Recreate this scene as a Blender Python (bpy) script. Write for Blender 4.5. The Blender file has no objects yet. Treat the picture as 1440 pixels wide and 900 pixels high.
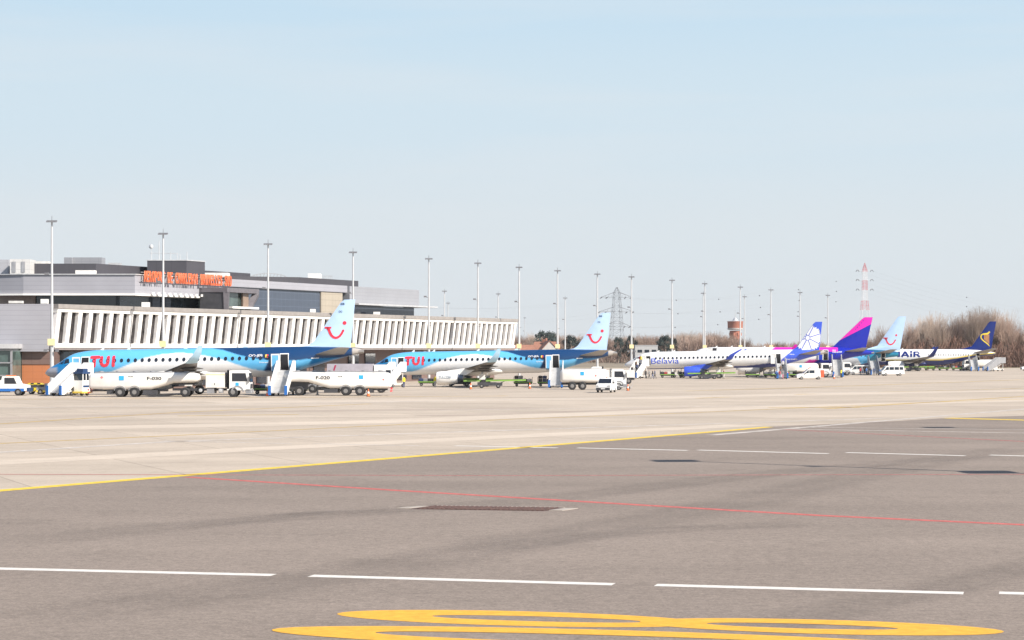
import bpy, bmesh, math, random
import numpy as np
from mathutils import Matrix, Vector
random.seed(7)
SC = bpy.context.scene
COL = SC.collection
R = math.radians
# ------------------------------------------------------------------ camera, sky, sun, exposure
HC, F, HY = 5.3, 3000.0, 491.0          # eye height; focal length in photo pixels; horizon row
cam = bpy.data.cameras.new('camera'); camo = bpy.data.objects.new('camera', cam); COL.objects.link(camo)
cam.sensor_width = 36.0; cam.lens = 36.0 * F / 1440.0
cam.shift_y = (HY - 450.0) / 1440.0
cam.clip_start = 0.5; cam.clip_end = 30000
camo.location = (0, 0, HC); camo.rotation_euler = (R(90), 0, 0)
SC.camera = camo
SUN_EL = 38.0
SUN_DIR = Vector((0.81 * math.cos(R(SUN_EL)), -0.586 * math.cos(R(SUN_EL)), math.sin(R(SUN_EL))))
w = bpy.data.worlds.new('World'); SC.world = w; w.use_nodes = True
wn = w.node_tree.nodes; wl = w.node_tree.links
sky = wn.new('ShaderNodeTexSky'); sky.sky_type = 'NISHITA'; sky.sun_disc = False
sky.sun_elevation = R(SUN_EL); sky.sun_rotation = math.atan2(0.81, -0.586)
sky.air_density = 1.0; sky.dust_density = 1.0; sky.ozone_density = 2.0; sky.altitude = 200
# thin bright spring haze low over the horizon, clear Nishita sky above it
tcw = wn.new('ShaderNodeTexCoord'); sxw = wn.new('ShaderNodeSeparateXYZ'); wl.new(tcw.outputs['Generated'], sxw.inputs[0])
rp = wn.new('ShaderNodeValToRGB'); rp.color_ramp.interpolation = 'EASE'
while len(rp.color_ramp.elements) < 4: rp.color_ramp.elements.new(0.5)
for e_, (p_, c_) in zip(rp.color_ramp.elements, ((0.0, (0.470, 0.495, 0.515)), (0.05, (0.462, 0.505, 0.533)), (0.11, (0.415, 0.498, 0.556)), (0.17, (0.362, 0.476, 0.566)))):
    e_.position = p_; e_.color = (*c_, 1)
wl.new(sxw.outputs['Z'], rp.inputs[0])
gn = wn.new('ShaderNodeMix'); gn.data_type = 'RGBA'; gn.blend_type = 'MULTIPLY'; gn.inputs[0].default_value = 1; gn.clamp_result = False
nzm = wn.new('ShaderNodeMapping'); nzm.inputs['Scale'].default_value = (2.2, 2.2, 26); nzm.inputs['Rotation'].default_value = (R(4), R(3), 0); wl.new(tcw.outputs['Generated'], nzm.inputs[0])
nzw = wn.new('ShaderNodeTexNoise'); nzw.inputs['Scale'].default_value = 1.6; nzw.inputs['Detail'].default_value = 6; wl.new(nzm.outputs[0], nzw.inputs['Vector'])
nzr = wn.new('ShaderNodeMapRange'); nzr.inputs[1].default_value = 0.48; nzr.inputs[2].default_value = 0.75; nzr.inputs[3].default_value = 0.0; nzr.inputs[4].default_value = 0.45; wl.new(nzw.outputs['Fac'], nzr.inputs[0])
cir = wn.new('ShaderNodeMix'); cir.data_type = 'RGBA'; wl.new(nzr.outputs[0], cir.inputs[0]); wl.new(rp.outputs[0], cir.inputs[6]); cir.inputs[7].default_value = (0.485, 0.515, 0.54, 1)   # faint high cirrus
wl.new(cir.outputs[2], gn.inputs[6]); gn.inputs[7].default_value = (10, 10, 10, 1)
mrw = wn.new('ShaderNodeMapRange'); mrw.interpolation_type = 'SMOOTHSTEP'; mrw.inputs[1].default_value = 0.16; mrw.inputs[2].default_value = 0.5
wl.new(sxw.outputs['Z'], mrw.inputs[0]); mxw = wn.new('ShaderNodeMix'); mxw.data_type = 'RGBA'
wl.new(mrw.outputs[0], mxw.inputs[0]); wl.new(gn.outputs[2], mxw.inputs[6]); wl.new(sky.outputs[0], mxw.inputs[7])
wl.new(mxw.outputs[2], wn['Background'].inputs[0]); wn['Background'].inputs[1].default_value = 0.10
sl = bpy.data.lights.new('sun', 'SUN'); so = bpy.data.objects.new('sun', sl); COL.objects.link(so)
sl.energy = 5.0; sl.angle = R(0.5); sl.color = (1.0, 0.93, 0.84)
so.rotation_euler = SUN_DIR.to_track_quat('Z', 'Y').to_euler()
SC.view_settings.view_transform = 'Standard'; SC.view_settings.look = 'None'
SC.view_settings.gamma = 1.0; SC.view_settings.use_curve_mapping = False
SC.view_settings.exposure = 0.65

# ------------------------------------------------------------------ helpers
def gz(X, Y):                            # the apron falls gently away
    t = min(1.0, max(0.0, (Y - 245.0) / 65.0)); return -0.33 * t * t * (3 - 2 * t)
def at(px, Y):
    X = (px - 720.0) * Y / F
    return Vector((X, Y, gz(X, Y)))
def zz(py, Y): return HC + (HY - py) * Y / F
def gnd(px, py):
    Y = F * HC / (py - HY); return ((px - 720.0) * Y / F, Y)
def lin(c): return tuple((v / 12.92 if v <= 0.04045 else ((v + 0.055) / 1.055) ** 2.4) for v in c)
def tag(o, label=None, cat=None, group=None, kind=None):
    if label: o['label'] = label
    if cat: o['category'] = cat
    if group: o['group'] = group
    if kind: o['kind'] = kind
    return o
def empty(name, loc, rz=0.0, label=None, cat=None, group=None):
    o = bpy.data.objects.new(name, None); COL.objects.link(o); o.empty_display_size = 0.3
    o.location = loc; o.rotation_euler = (0, 0, rz); return tag(o, label, cat, group)
KIDS = {}
def setpar(o, p):
    if p is not None:
        o.parent = p; KIDS.setdefault(p.name, []).append(o)
def dup(o, parent=None):
    c = o.copy(); COL.objects.link(c)
    if parent is not None: c.parent = parent; KIDS.setdefault(parent.name, []).append(c)
    for ch in list(KIDS.get(o.name, [])): dup(ch, c)
    return c

MATS = {}
def mat(name, rgb, rough=0.5, metal=0.0, var=0.12, scale=1.5, spec=0.5, emit=None, stretch=None):
    if name in MATS: return MATS[name]
    m = bpy.data.materials.new(name); m.use_nodes = True; n = m.node_tree.nodes; l = m.node_tree.links
    b = n['Principled BSDF']; b.inputs['Roughness'].default_value = rough; b.inputs['Metallic'].default_value = metal
    b.inputs['Specular IOR Level'].default_value = spec
    if var > 0:
        tc = n.new('ShaderNodeTexCoord'); no = n.new('ShaderNodeTexNoise'); no.inputs['Scale'].default_value = scale
        no.inputs['Detail'].default_value = 5
        if stretch:
            mp = n.new('ShaderNodeMapping'); mp.inputs['Scale'].default_value = stretch
            l.new(tc.outputs['Object'], mp.inputs[0]); l.new(mp.outputs[0], no.inputs['Vector'])
        else: l.new(tc.outputs['Object'], no.inputs['Vector'])
        mx = n.new('ShaderNodeMix'); mx.data_type = 'RGBA'
        mr = n.new('ShaderNodeMapRange'); mr.inputs[1].default_value = 0.3; mr.inputs[2].default_value = 0.7
        l.new(no.outputs['Fac'], mr.inputs[0]); l.new(mr.outputs[0], mx.inputs[0])
        mx.inputs[6].default_value = (*[v * (1 - var) for v in rgb], 1); mx.inputs[7].default_value = (*[min(1, v * (1 + var)) for v in rgb], 1)
        l.new(mx.outputs[2], b.inputs['Base Color'])
    else: b.inputs['Base Color'].default_value = (*rgb, 1)
    MATS[name] = m; return m
def mat_attr(name, rough=0.3):
    m = bpy.data.materials.new(name); m.use_nodes = True; n = m.node_tree.nodes; l = m.node_tree.links
    a = n.new('ShaderNodeAttribute'); a.attribute_name = 'paint'
    tc = n.new('ShaderNodeTexCoord'); no = n.new('ShaderNodeTexNoise'); no.inputs['Scale'].default_value = 0.9; no.inputs['Detail'].default_value = 6
    l.new(tc.outputs['Object'], no.inputs['Vector'])
    mr = n.new('ShaderNodeMapRange'); mr.inputs[3].default_value = 0.9; mr.inputs[4].default_value = 1.04; l.new(no.outputs['Fac'], mr.inputs[0])
    mx = n.new('ShaderNodeMix'); mx.data_type = 'RGBA'; mx.blend_type = 'MULTIPLY'; mx.inputs[0].default_value = 1
    l.new(a.outputs['Color'], mx.inputs[6]); l.new(mr.outputs[0], mx.inputs[7])
    b = n['Principled BSDF']; l.new(mx.outputs[2], b.inputs['Base Color']); b.inputs['Roughness'].default_value = rough
    b.inputs['Coat Weight'].default_value = 0.3; b.inputs['Coat Roughness'].default_value = 0.12
    return m
def mat_panel(name, rgb, ph=0.6, pw=3.0, line=0.7, rough=0.45, metal=0.0, gap=0.05, axis='XZ'):
    """sheet cladding: courses of height ph, joints every pw along the wall"""
    m = bpy.data.materials.new(name); m.use_nodes = True; n = m.node_tree.nodes; l = m.node_tree.links
    b = n['Principled BSDF']; b.inputs['Roughness'].default_value = rough; b.inputs['Metallic'].default_value = metal
    tc = n.new('ShaderNodeTexCoord'); sx = n.new('ShaderNodeSeparateXYZ'); l.new(tc.outputs['Object'], sx.inputs[0])
    ad = n.new('ShaderNodeMath'); ad.operation = 'ADD'; l.new(sx.outputs['X'], ad.inputs[0]); l.new(sx.outputs['Y'], ad.inputs[1])
    def joint(src, per, g):
        d = n.new('ShaderNodeMath'); d.operation = 'DIVIDE'; l.new(src, d.inputs[0]); d.inputs[1].default_value = per
        fr = n.new('ShaderNodeMath'); fr.operation = 'FRACT'; l.new(d.outputs[0], fr.inputs[0])
        lt = n.new('ShaderNodeMath'); lt.operation = 'LESS_THAN'; l.new(fr.outputs[0], lt.inputs[0]); lt.inputs[1].default_value = g / per
        return lt.outputs[0]
    j1 = joint(sx.outputs['Z'], ph, gap); j2 = joint(ad.outputs[0], pw, gap)
    mxm = n.new('ShaderNodeMath'); mxm.operation = 'MAXIMUM'; l.new(j1, mxm.inputs[0]); l.new(j2, mxm.inputs[1])
    no = n.new('ShaderNodeTexNoise'); no.inputs['Scale'].default_value = 0.35; l.new(tc.outputs['Object'], no.inputs['Vector'])
    base = n.new('ShaderNodeMix'); base.data_type = 'RGBA'; l.new(no.outputs['Fac'], base.inputs[0])
    base.inputs[6].default_value = (*[v * 0.88 for v in rgb], 1); base.inputs[7].default_value = (*[min(1, v * 1.1) for v in rgb], 1)
    mx = n.new('ShaderNodeMix'); mx.data_type = 'RGBA'; l.new(mxm.outputs[0], mx.inputs[0]); l.new(base.outputs[2], mx.inputs[6])
    mx.inputs[7].default_value = (*[v * line for v in rgb], 1); l.new(mx.outputs[2], b.inputs['Base Color'])
    return m

class MB:
    def __init__(s, M=None): s.v = []; s.f = []; s.m = []; s.M = M; s.mi = 0
    def add(s, vs, fs):
        o = len(s.v)
        if s.M is not None: vs = [tuple(s.M @ Vector(p)) for p in vs]
        s.v += [tuple(p) for p in vs]; s.f += [[i + o for i in f] for f in fs]; s.m += [s.mi] * len(fs); return s
    def box(s, x0, x1, y0, y1, z0, z1):
        return s.add([(x0,y0,z0),(x1,y0,z0),(x1,y1,z0),(x0,y1,z0),(x0,y0,z1),(x1,y0,z1),(x1,y1,z1),(x0,y1,z1)],
                     [(0,3,2,1),(4,5,6,7),(0,1,5,4),(1,2,6,5),(2,3,7,6),(3,0,4,7)])
    def prism(s, poly, a0, a1, axis='y'):   # poly in the two other axes
        n = len(poly)
        if axis == 'y': vs = [(p, a0, q) for p, q in poly] + [(p, a1, q) for p, q in poly]
        elif axis == 'x': vs = [(a0, p, q) for p, q in poly] + [(a1, p, q) for p, q in poly]
        else: vs = [(p, q, a0) for p, q in poly] + [(p, q, a1) for p, q in poly]
        return s.add(vs, [tuple(range(n)), tuple(range(2*n-1, n-1, -1))] + [(i, (i+1) % n, n+(i+1) % n, n+i) for i in range(n)])
    def tube(s, p0, p1, r0, r1=None, n=8, cap=True):
        r1 = r0 if r1 is None else r1; p0 = Vector(p0); p1 = Vector(p1); d = (p1 - p0)
        if d.length < 1e-6: return s
        d.normalize(); u = d.orthogonal().normalized(); v = d.cross(u)
        vs = [p0 + (u*math.cos(2*math.pi*i/n) + v*math.sin(2*math.pi*i/n))*r0 for i in range(n)] + \
             [p1 + (u*math.cos(2*math.pi*i/n) + v*math.sin(2*math.pi*i/n))*r1 for i in range(n)]
        fs = [(i, (i+1) % n, n+(i+1) % n, n+i) for i in range(n)]
        if cap: fs += [tuple(range(n-1, -1, -1)), tuple(range(n, 2*n))]
        return s.add(vs, fs)
    def loft(s, rings, cap=True):
        n = len(rings[0]); vs = [p for r in rings for p in r]; fs = []
        for k in range(len(rings) - 1):
            for i in range(n): fs.append((k*n+i, k*n+(i+1) % n, (k+1)*n+(i+1) % n, (k+1)*n+i))
        if cap: fs += [tuple(range(n-1, -1, -1)), tuple(range((len(rings)-1)*n, len(rings)*n))]
        return s.add(vs, fs)
    def lathe(s, prof, c, axis='x', n=24, cap=True):   # prof: (along, radius)
        rings = []
        for a, r in prof:
            ring = []
            for i in range(n):
                t = 2*math.pi*i/n; p, q = r*math.cos(t), r*math.sin(t)
                ring.append((c[0]+a, c[1]+p, c[2]+q) if axis == 'x' else ((c[0]+p, c[1]+a, c[2]+q) if axis == 'y' else (c[0]+p, c[1]+q, c[2]+a)))
            rings.append(ring)
        return s.loft(rings, cap)
    def build(s, name, mats, parent=None, smooth=None, recalc=True):
        me = bpy.data.meshes.new(name); me.from_pydata(s.v, [], s.f)
        if not isinstance(mats, (list, tuple)): mats = [mats]
        for m in mats: me.materials.append(m)
        if len(mats) > 1: me.polygons.foreach_set('material_index', s.m)
        if recalc:
            bm = bmesh.new(); bm.from_mesh(me); bmesh.ops.recalc_face_normals(bm, faces=bm.faces); bm.to_mesh(me); bm.free()
        if smooth:
            me.polygons.foreach_set('use_smooth', [True]*len(me.polygons)); me.set_sharp_from_angle(angle=R(smooth))
        me.update()
        o = bpy.data.objects.new(name, me); COL.objects.link(o); setpar(o, parent); return o

def shared(name, me, parent, loc=(0,0,0), rot=(0,0,0), scale=(1,1,1)):
    o = bpy.data.objects.new(name, me); COL.objects.link(o); setpar(o, parent); o.location = loc; o.rotation_euler = rot; o.scale = scale; return o

def text_mesh(txt, size=1.0, bold=0.0, extrude=0.0, spacing=1.0, align='LEFT'):
    cu = bpy.data.curves.new('t', 'FONT'); cu.body = txt; cu.size = size; cu.offset = bold; cu.extrude = extrude; cu.align_x = align
    cu.space_character = spacing; cu.resolution_u = 6
    o = bpy.data.objects.new('t', cu); COL.objects.link(o)
    dg = bpy.context.evaluated_depsgraph_get(); dg.update()
    me = bpy.data.meshes.new_from_object(o.evaluated_get(dg)); bpy.data.objects.remove(o); bpy.data.curves.remove(cu); return me
def fit_text(txt, x0, x1, z0, z1, bold=0.0):
    """flat lettering filling a rectangle; returns a bmesh in x,z"""
    me = text_mesh(txt, 1.0, bold); bm = bmesh.new(); bm.from_mesh(me); bpy.data.meshes.remove(me)
    xs = [v.co.x for v in bm.verts]; ys = [v.co.y for v in bm.verts]; ax, bx, ay, by = min(xs), max(xs), min(ys), max(ys)
    for v in bm.verts: v.co = Vector((x0 + (v.co.x-ax)/(bx-ax)*(x1-x0), 0, z0 + (v.co.y-ay)/(by-ay)*(z1-z0)))
    return bm
def polys_bm(polys):
    bm = bmesh.new()
    for p in polys:
        f = bm.faces.new([bm.verts.new((x, 0, z)) for x, z in p])
    bmesh.ops.triangulate(bm, faces=bm.faces[:]); return bm
def stroke(pts, w0, w1=None, cap=True):
    w1 = w0 if w1 is None else w1; out = []; n = len(pts)
    L = []; Rr = []
    for i, (x, z) in enumerate(pts):
        a = pts[max(0, i-1)]; b = pts[min(n-1, i+1)]; dx, dz = b[0]-a[0], b[1]-a[1]; d = math.hypot(dx, dz) or 1
        ww = (w0 + (w1-w0)*i/max(1, n-1))/2; L.append((x - dz/d*ww, z + dx/d*ww)); Rr.append((x + dz/d*ww, z - dx/d*ww))
    for i in range(n-1): out.append([L[i], L[i+1], Rr[i+1], Rr[i]])
    if cap:
        for (x, z), ww in ((pts[0], w0), (pts[-1], w1)): out.append([(x+ww/2*math.cos(t*math.pi/6), z+ww/2*math.sin(t*math.pi/6)) for t in range(12)])
    return out
def disc(x, z, rx, rz=None, n=20):
    rz = rx if rz is None else rz
    return [(x+rx*math.cos(2*math.pi*i/n), z+rz*math.sin(2*math.pi*i/n)) for i in range(n)]
def decal(name, bm, surf, m, parent, step=0.25, clip=(), proud=0.025, thick=True):
    """wrap flat artwork (x,z) on the near skin y = -surf(x,z)"""
    for co, no in clip:
        bmesh.ops.bisect_plane(bm, geom=bm.verts[:]+bm.edges[:]+bm.faces[:], plane_co=co, plane_no=no, clear_outer=True)
    if step and bm.verts:
        for ax in (0, 2):
            lo = min(v.co[ax] for v in bm.verts); hi = max(v.co[ax] for v in bm.verts); k = lo + step
            while k < hi - 1e-4:
                co = [0,0,0]; no = [0,0,0]; co[ax] = k; no[ax] = 1
                bmesh.ops.bisect_plane(bm, geom=bm.verts[:]+bm.edges[:]+bm.faces[:], plane_co=co, plane_no=no); k += step
    for v in bm.verts: v.co.y = -surf(v.co.x, v.co.z) - proud
    for f in bm.faces:
        f.normal_update()
        if f.normal.y > 0: f.normal_flip()
    me = bpy.data.meshes.new(name); bm.to_mesh(me); bm.free(); me.materials.append(m)
    o = bpy.data.objects.new(name, me); COL.objects.link(o); setpar(o, parent); return o

def hermite(pts):
    xs = np.array([p[0] for p in pts], float); ys = np.array([p[1] for p in pts], float)
    h = np.diff(xs); d = np.diff(ys)/h; m = np.zeros(len(xs)); m[0] = d[0]; m[-1] = d[-1]
    for i in range(1, len(xs)-1):
        m[i] = 0 if d[i-1]*d[i] <= 0 else 2*d[i-1]*d[i]/(d[i-1]+d[i])
    def f(x):
        x = np.clip(x, xs[0], xs[-1]); k = np.clip(np.searchsorted(xs, x)-1, 0, len(h)-1)
        t = (x-xs[k])/h[k]; return ys[k]*(1+2*t)*(1-t)**2 + m[k]*h[k]*t*(1-t)**2 + ys[k+1]*t*t*(3-2*t) + m[k+1]*h[k]*t*t*(t-1)
    return f

# ------------------------------------------------------------------ common materials
WHITE = mat('white_paint', (0.78, 0.77, 0.74), 0.35, var=0.05)
WHITE2 = mat('worn_white_paint', (0.68, 0.66, 0.62), 0.5, var=0.12)
BLACK = mat('black_rubber', (0.02, 0.02, 0.022), 0.7, var=0.2)
DARK = mat('dark_metal', (0.05, 0.05, 0.055), 0.5, var=0.2)
GREY = mat('grey_metal', (0.30, 0.30, 0.31), 0.45, 0.3)
LGREY = mat('light_grey_metal', (0.52, 0.52, 0.52), 0.4, 0.3)
HUB = mat('wheel_hub', (0.26, 0.25, 0.24), 0.4, 0.4)
GLASS = mat('dark_window_glass', (0.015, 0.02, 0.03), 0.06, var=0.0, spec=0.8)
BLUE = mat('blue_paint', (0.02, 0.13, 0.42), 0.4)
NAVY = mat('navy_paint', (0.02, 0.05, 0.13), 0.4)
CYAN = mat('cyan_paint', (0.03, 0.36, 0.65), 0.4)
RED = mat('red_paint', (0.72, 0.04, 0.05), 0.4)
ORANGE = mat('orange_paint', (0.75, 0.16, 0.05), 0.4)
YELLOW = mat('yellow_paint', (0.75, 0.55, 0.08), 0.5)
GREEN = mat('lime_green_paint', (0.21, 0.38, 0.07), 0.45)
INK = mat('black_lettering', (0.03, 0.03, 0.03), 0.5)

# ------------------------------------------------------------------ ground
def ground_mat(name, rgb, speck, streak, rough=0.9, joints=None, spot=(0.1, 0.08)):
    m = bpy.data.materials.new(name); m.use_nodes = True; n = m.node_tree.nodes; l = m.node_tree.links
    b = n['Principled BSDF']; b.inputs['Roughness'].default_value = rough; b.inputs['Specular IOR Level'].default_value = 0.2
    tc = n.new('ShaderNodeTexCoord')
    def noise(scale, detail, st=(1,1,1), rot=0.0, rough=0.55):
        mp = n.new('ShaderNodeMapping'); mp.inputs['Scale'].default_value = st; mp.inputs['Rotation'].default_value = (0,0,rot)
        l.new(tc.outputs['Object'], mp.inputs[0])
        t = n.new('ShaderNodeTexNoise'); t.inputs['Scale'].default_value = scale; t.inputs['Detail'].default_value = detail; t.inputs['Roughness'].default_value = rough
        l.new(mp.outputs[0], t.inputs['Vector']); return t.outputs['Fac']
    def rng(src, lo, hi, a=0.3, c=0.7):
        r = n.new('ShaderNodeMapRange'); r.inputs[1].default_value = a; r.inputs[2].default_value = c
        r.inputs[3].default_value = lo; r.inputs[4].default_value = hi; l.new(src, r.inputs[0]); return r.outputs[0]
    def mul(a, c):
        x = n.new('ShaderNodeMath'); x.operation = 'MULTIPLY'; l.new(a, x.inputs[0]); l.new(c, x.inputs[1]); return x.outputs[0]
    f = rng(noise(13.0, 6, rough=0.8), 1-speck*1.5, 1+speck*1.5)
    f = mul(f, rng(noise(3.6, 7, rough=0.75), 1-speck*0.9, 1+speck*0.9))
    f = mul(f, rng(noise(0.04, 5, (1, 3, 1), 0.35), 1-streak, 1+streak))
    f = mul(f, rng(noise(0.25, 6, (0.25, 1, 1), -0.5), 1-streak*0.7, 1+streak*0.6))
    f = mul(f, rng(noise(0.35, 6, rough=0.65), 1.03, 0.88, 0.52, 0.75)); f = mul(f, rng(noise(2.2, 4), 1.0, 0.86, 0.66, 0.76))
    if joints:
        sx = n.new('ShaderNodeSeparateXYZ'); mp = n.new('ShaderNodeMapping'); mp.inputs['Rotation'].default_value = (0,0,joints[2])
        l.new(tc.outputs['Object'], mp.inputs[0]); l.new(mp.outputs[0], sx.inputs[0]); js = []
        for ax in ('X', 'Y'):
            d = n.new('ShaderNodeMath'); d.operation = 'DIVIDE'; l.new(sx.outputs[ax], d.inputs[0]); d.inputs[1].default_value = joints[0]
            fr = n.new('ShaderNodeMath'); fr.operation = 'FRACT'; l.new(d.outputs[0], fr.inputs[0])
            lt = n.new('ShaderNodeMath'); lt.operation = 'LESS_THAN'; l.new(fr.outputs[0], lt.inputs[0]); lt.inputs[1].default_value = joints[1]/joints[0]; js.append(lt.outputs[0])
            # slab to slab tone
            fl = n.new('ShaderNodeMath'); fl.operation = 'FLOOR'; l.new(d.outputs[0], fl.inputs[0]); js.append(fl.outputs[0])
        mx = n.new('ShaderNodeMath'); mx.operation = 'MAXIMUM'; l.new(js[0], mx.inputs[0]); l.new(js[2], mx.inputs[1])
        cb = n.new('ShaderNodeCombineXYZ'); l.new(js[1], cb.inputs[0]); l.new(js[3], cb.inputs[1])
        wn_ = n.new('ShaderNodeTexWhiteNoise'); l.new(cb.outputs[0], wn_.inputs[0])
        f = mul(f, rng(wn_.outputs[0], 0.93, 1.05, 0, 1)); f = mul(f, rng(mx.outputs[0], 1.0, 0.72, 0, 1))
    cm = n.new('ShaderNodeMix'); cm.data_type = 'RGBA'; cm.blend_type = 'MULTIPLY'; cm.inputs[0].default_value = 1
    cm.inputs[6].default_value = (*rgb, 1); l.new(f, cm.inputs[7]); l.new(cm.outputs[2], b.inputs['Base Color'])
    bu = n.new('ShaderNodeBump'); bu.inputs['Strength'].default_value = 0.25; bu.inputs['Distance'].default_value = 0.02
    l.new(noise(14, 6), bu.inputs['Height']); l.new(bu.outputs[0], b.inputs['Normal'])
    return m
CONC = ground_mat('apron_concrete', (0.425, 0.358, 0.288), 0.11, 0.10, joints=(7.5, 0.10, R(-23)))
ASPH = ground_mat('old_asphalt', (0.228, 0.187, 0.156), 0.26, 0.09)
GRASS = ground_mat('winter_grass', (0.23, 0.19, 0.14), 0.2, 0.2)
def sheet(name, xs, ys, m, dz=0.0, zf=gz):
    nx, ny = len(xs), len(ys); v = [(x, y, zf(x, y)+dz) for y in ys for x in xs]
    f = [(j*nx+i, j*nx+i+1, (j+1)*nx+i+1, (j+1)*nx+i) for j in range(ny-1) for i in range(nx-1)]
    b = MB(); b.add(v, f); o = b.build(name, m); return tag(o, kind='structure')
ysg = list(range(-60, 245, 61)) + list(range(245, 312, 3)) + [340, 420, 520, 645]
sheet('apron', [-1200, -300, 0, 300, 1200], ysg, CONC)
sheet('grass_field', [-9000, -1200, 0, 1200, 9000], [645, 900, 2000, 5000, 12000], GRASS, -0.002)
sheet('side_field', [-9000, -1200], [-60, 645], GRASS, -0.02); sheet('side_field', [1200, 9000], [-60, 645], GRASS, -0.02)
def flat(name, poly, m, dz):
    b = MB(); b.add([(x, y, gz(x, y)+dz) for x, y in poly], [tuple(range(len(poly)))])
    o = b.build(name, m, recalc=False)
    if o.data.polygons[0].normal.z < 0: o.data.flip_normals()
    return tag(o, kind='structure')
asph = [(-75.5,-20),(-19.2,79.9),(14.4,139.5),(17.6,145.9),(28.5,157.4),(33.3,163.9),(62,186),(130,238),(420,238),(420,-20)]
flat('asphalt_apron', asph, ASPH, 0.004)
def line_mat(name, rgb, wear=0.55, sc=3.0):
    m = bpy.data.materials.new(name); m.use_nodes = True; n = m.node_tree.nodes; l = m.node_tree.links
    b = n['Principled BSDF']; b.inputs['Base Color'].default_value = (*rgb, 1); b.inputs['Roughness'].default_value = 0.7
    tc = n.new('ShaderNodeTexCoord'); no = n.new('ShaderNodeTexNoise'); no.inputs['Scale'].default_value = sc; no.inputs['Detail'].default_value = 8
    no.inputs['Roughness'].default_value = 0.7; l.new(tc.outputs['Object'], no.inputs['Vector'])
    r = n.new('ShaderNodeMapRange'); r.inputs[1].default_value = 0.35; r.inputs[2].default_value = 0.62; r.inputs[3].default_value = 1.0; r.inputs[4].default_value = wear
    l.new(no.outputs['Fac'], r.inputs[0]); tr = n.new('ShaderNodeBsdfTransparent'); mx = n.new('ShaderNodeMixShader')
    l.new(r.outputs[0], mx.inputs[0]); l.new(tr.outputs[0], mx.inputs[1]); l.new(b.outputs[0], mx.inputs[2])
    l.new(mx.outputs[0], n['Material Output'].inputs[0]); return m
LW = line_mat('white_marking', (0.72, 0.68, 0.62), 0.8); LY = line_mat('yellow_marking', (0.80, 0.56, 0.04), 0.7)
LR = line_mat('red_marking', (0.60, 0.13, 0.11), 0.55); LYF = line_mat('faded_yellow_marking', (0.56, 0.38, 0.11), 0.45, 0.6)
LYN = line_mat('fresh_yellow_marking', (0.78, 0.405, 0.035), 0.78)
LWF = line_mat('faded_white_marking', (0.60, 0.54, 0.48), 0.5, 0.8); LRF = line_mat('faded_red_marking', (0.48, 0.16, 0.14), 0.4)
def ribbon(name, pts, width, m, dz=0.008, smooth_n=0):
    P = [Vector((x, y, 0)) for x, y in pts]; b = MB(); vs = []
    for i, p in enumerate(P):
        d = (P[min(i+1, len(P)-1)] - P[max(0, i-1)]).normalized(); nrm = Vector((-d.y, d.x, 0))*width/2
        for q in (p+nrm, p-nrm): vs.append((q.x, q.y, gz(q.x, q.y)+dz))
    b.add(vs, [(2*i, 2*i+1, 2*i+3, 2*i+2) for i in range(len(P)-1)]); o = b.build(name, m, recalc=False)
    if o.data.polygons[0].normal.z < 0: o.data.flip_normals()
    return tag(o, kind='structure')
def pxline(pp, n=1):
    out = []
    for (a, b), (c, d) in zip(pp[:-1], pp[1:]):
        A, B = Vector(gnd(a, b)), Vector(gnd(c, d))
        out += [tuple(A + (B-A)*i/n) for i in range(n)]
    return out + [gnd(*pp[-1])]
for a, b in (((-40,799),(385,809)),((437,810),(863,822)),((922,823),(1355,834.5)),((1405,834),(1800,845))): ribbon('lane_dash', [gnd(*a), gnd(*b)], 0.48, LW)
for a, b in (((640,627),(784,630)),((812,630),(967,633.5)),((982,633),(1165,638)),((1190,636.5),(1357,641)),((1392,640),(1600,646))): ribbon('lane_dash', [gnd(*a), gnd(*b)], 0.55, LW)
ribbon('edge_line', pxline([(-60,695.5),(0,690),(1030,605),(1082,600.5)], 6), 0.75, LY)
ribbon('edge_line', pxline([(1332,588),(1560,594)]), 1.5, LY)
ribbon('lane_line', pxline([(1090,600.5),(1500,605)]), 0.42, LWF); ribbon('lane_line', pxline([(1110,603.5),(1500,610)]), 0.5, LWF)
ribbon('red_line', pxline([(262,671),(560,690),(860,708),(1150,725),(1500,741)], 3), 0.5, LR)
ribbon('red_line', pxline([(-40,667),(700,669),(1500,667)], 4), 0.35, LRF); ribbon('red_line', pxline([(1100,604),(1500,624)], 4), 0.5, LRF)
for pp, wd, m in (([(-60,626.5),(300,610),(720,589.5),(960,581),(1300,566),(1600,556)], .55, LYF), ([(-60,600),(250,580),(520,568)], .6, LYF), ([(250,585),(420,583)], .9, LYF),
                  ([(1080,573),(1210,573)], 1.2, LYF), ([(1160,575),(1480,555)], .8, LYF), ([(980,560),(1480,541)], .8, LYF), ([(-60,640),(240,621),(720,605),(1250,588)], .8, LWF),
                  ([(230,620),(410,624)], .5, LWF), ([(440,624),(590,627)], .5, LWF), ([(-60,575),(500,566),(1000,557),(1500,540)], .9, LWF), ([(1000,612),(1480,572)], .8, LWF), ([(620,577),(1100,570)], .7, LWF), ([(-40,562),(700,557),(1480,530)], 1.0, LYF)):
    ribbon('apron_line', pxline(pp, 4), wd, m)
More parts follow.
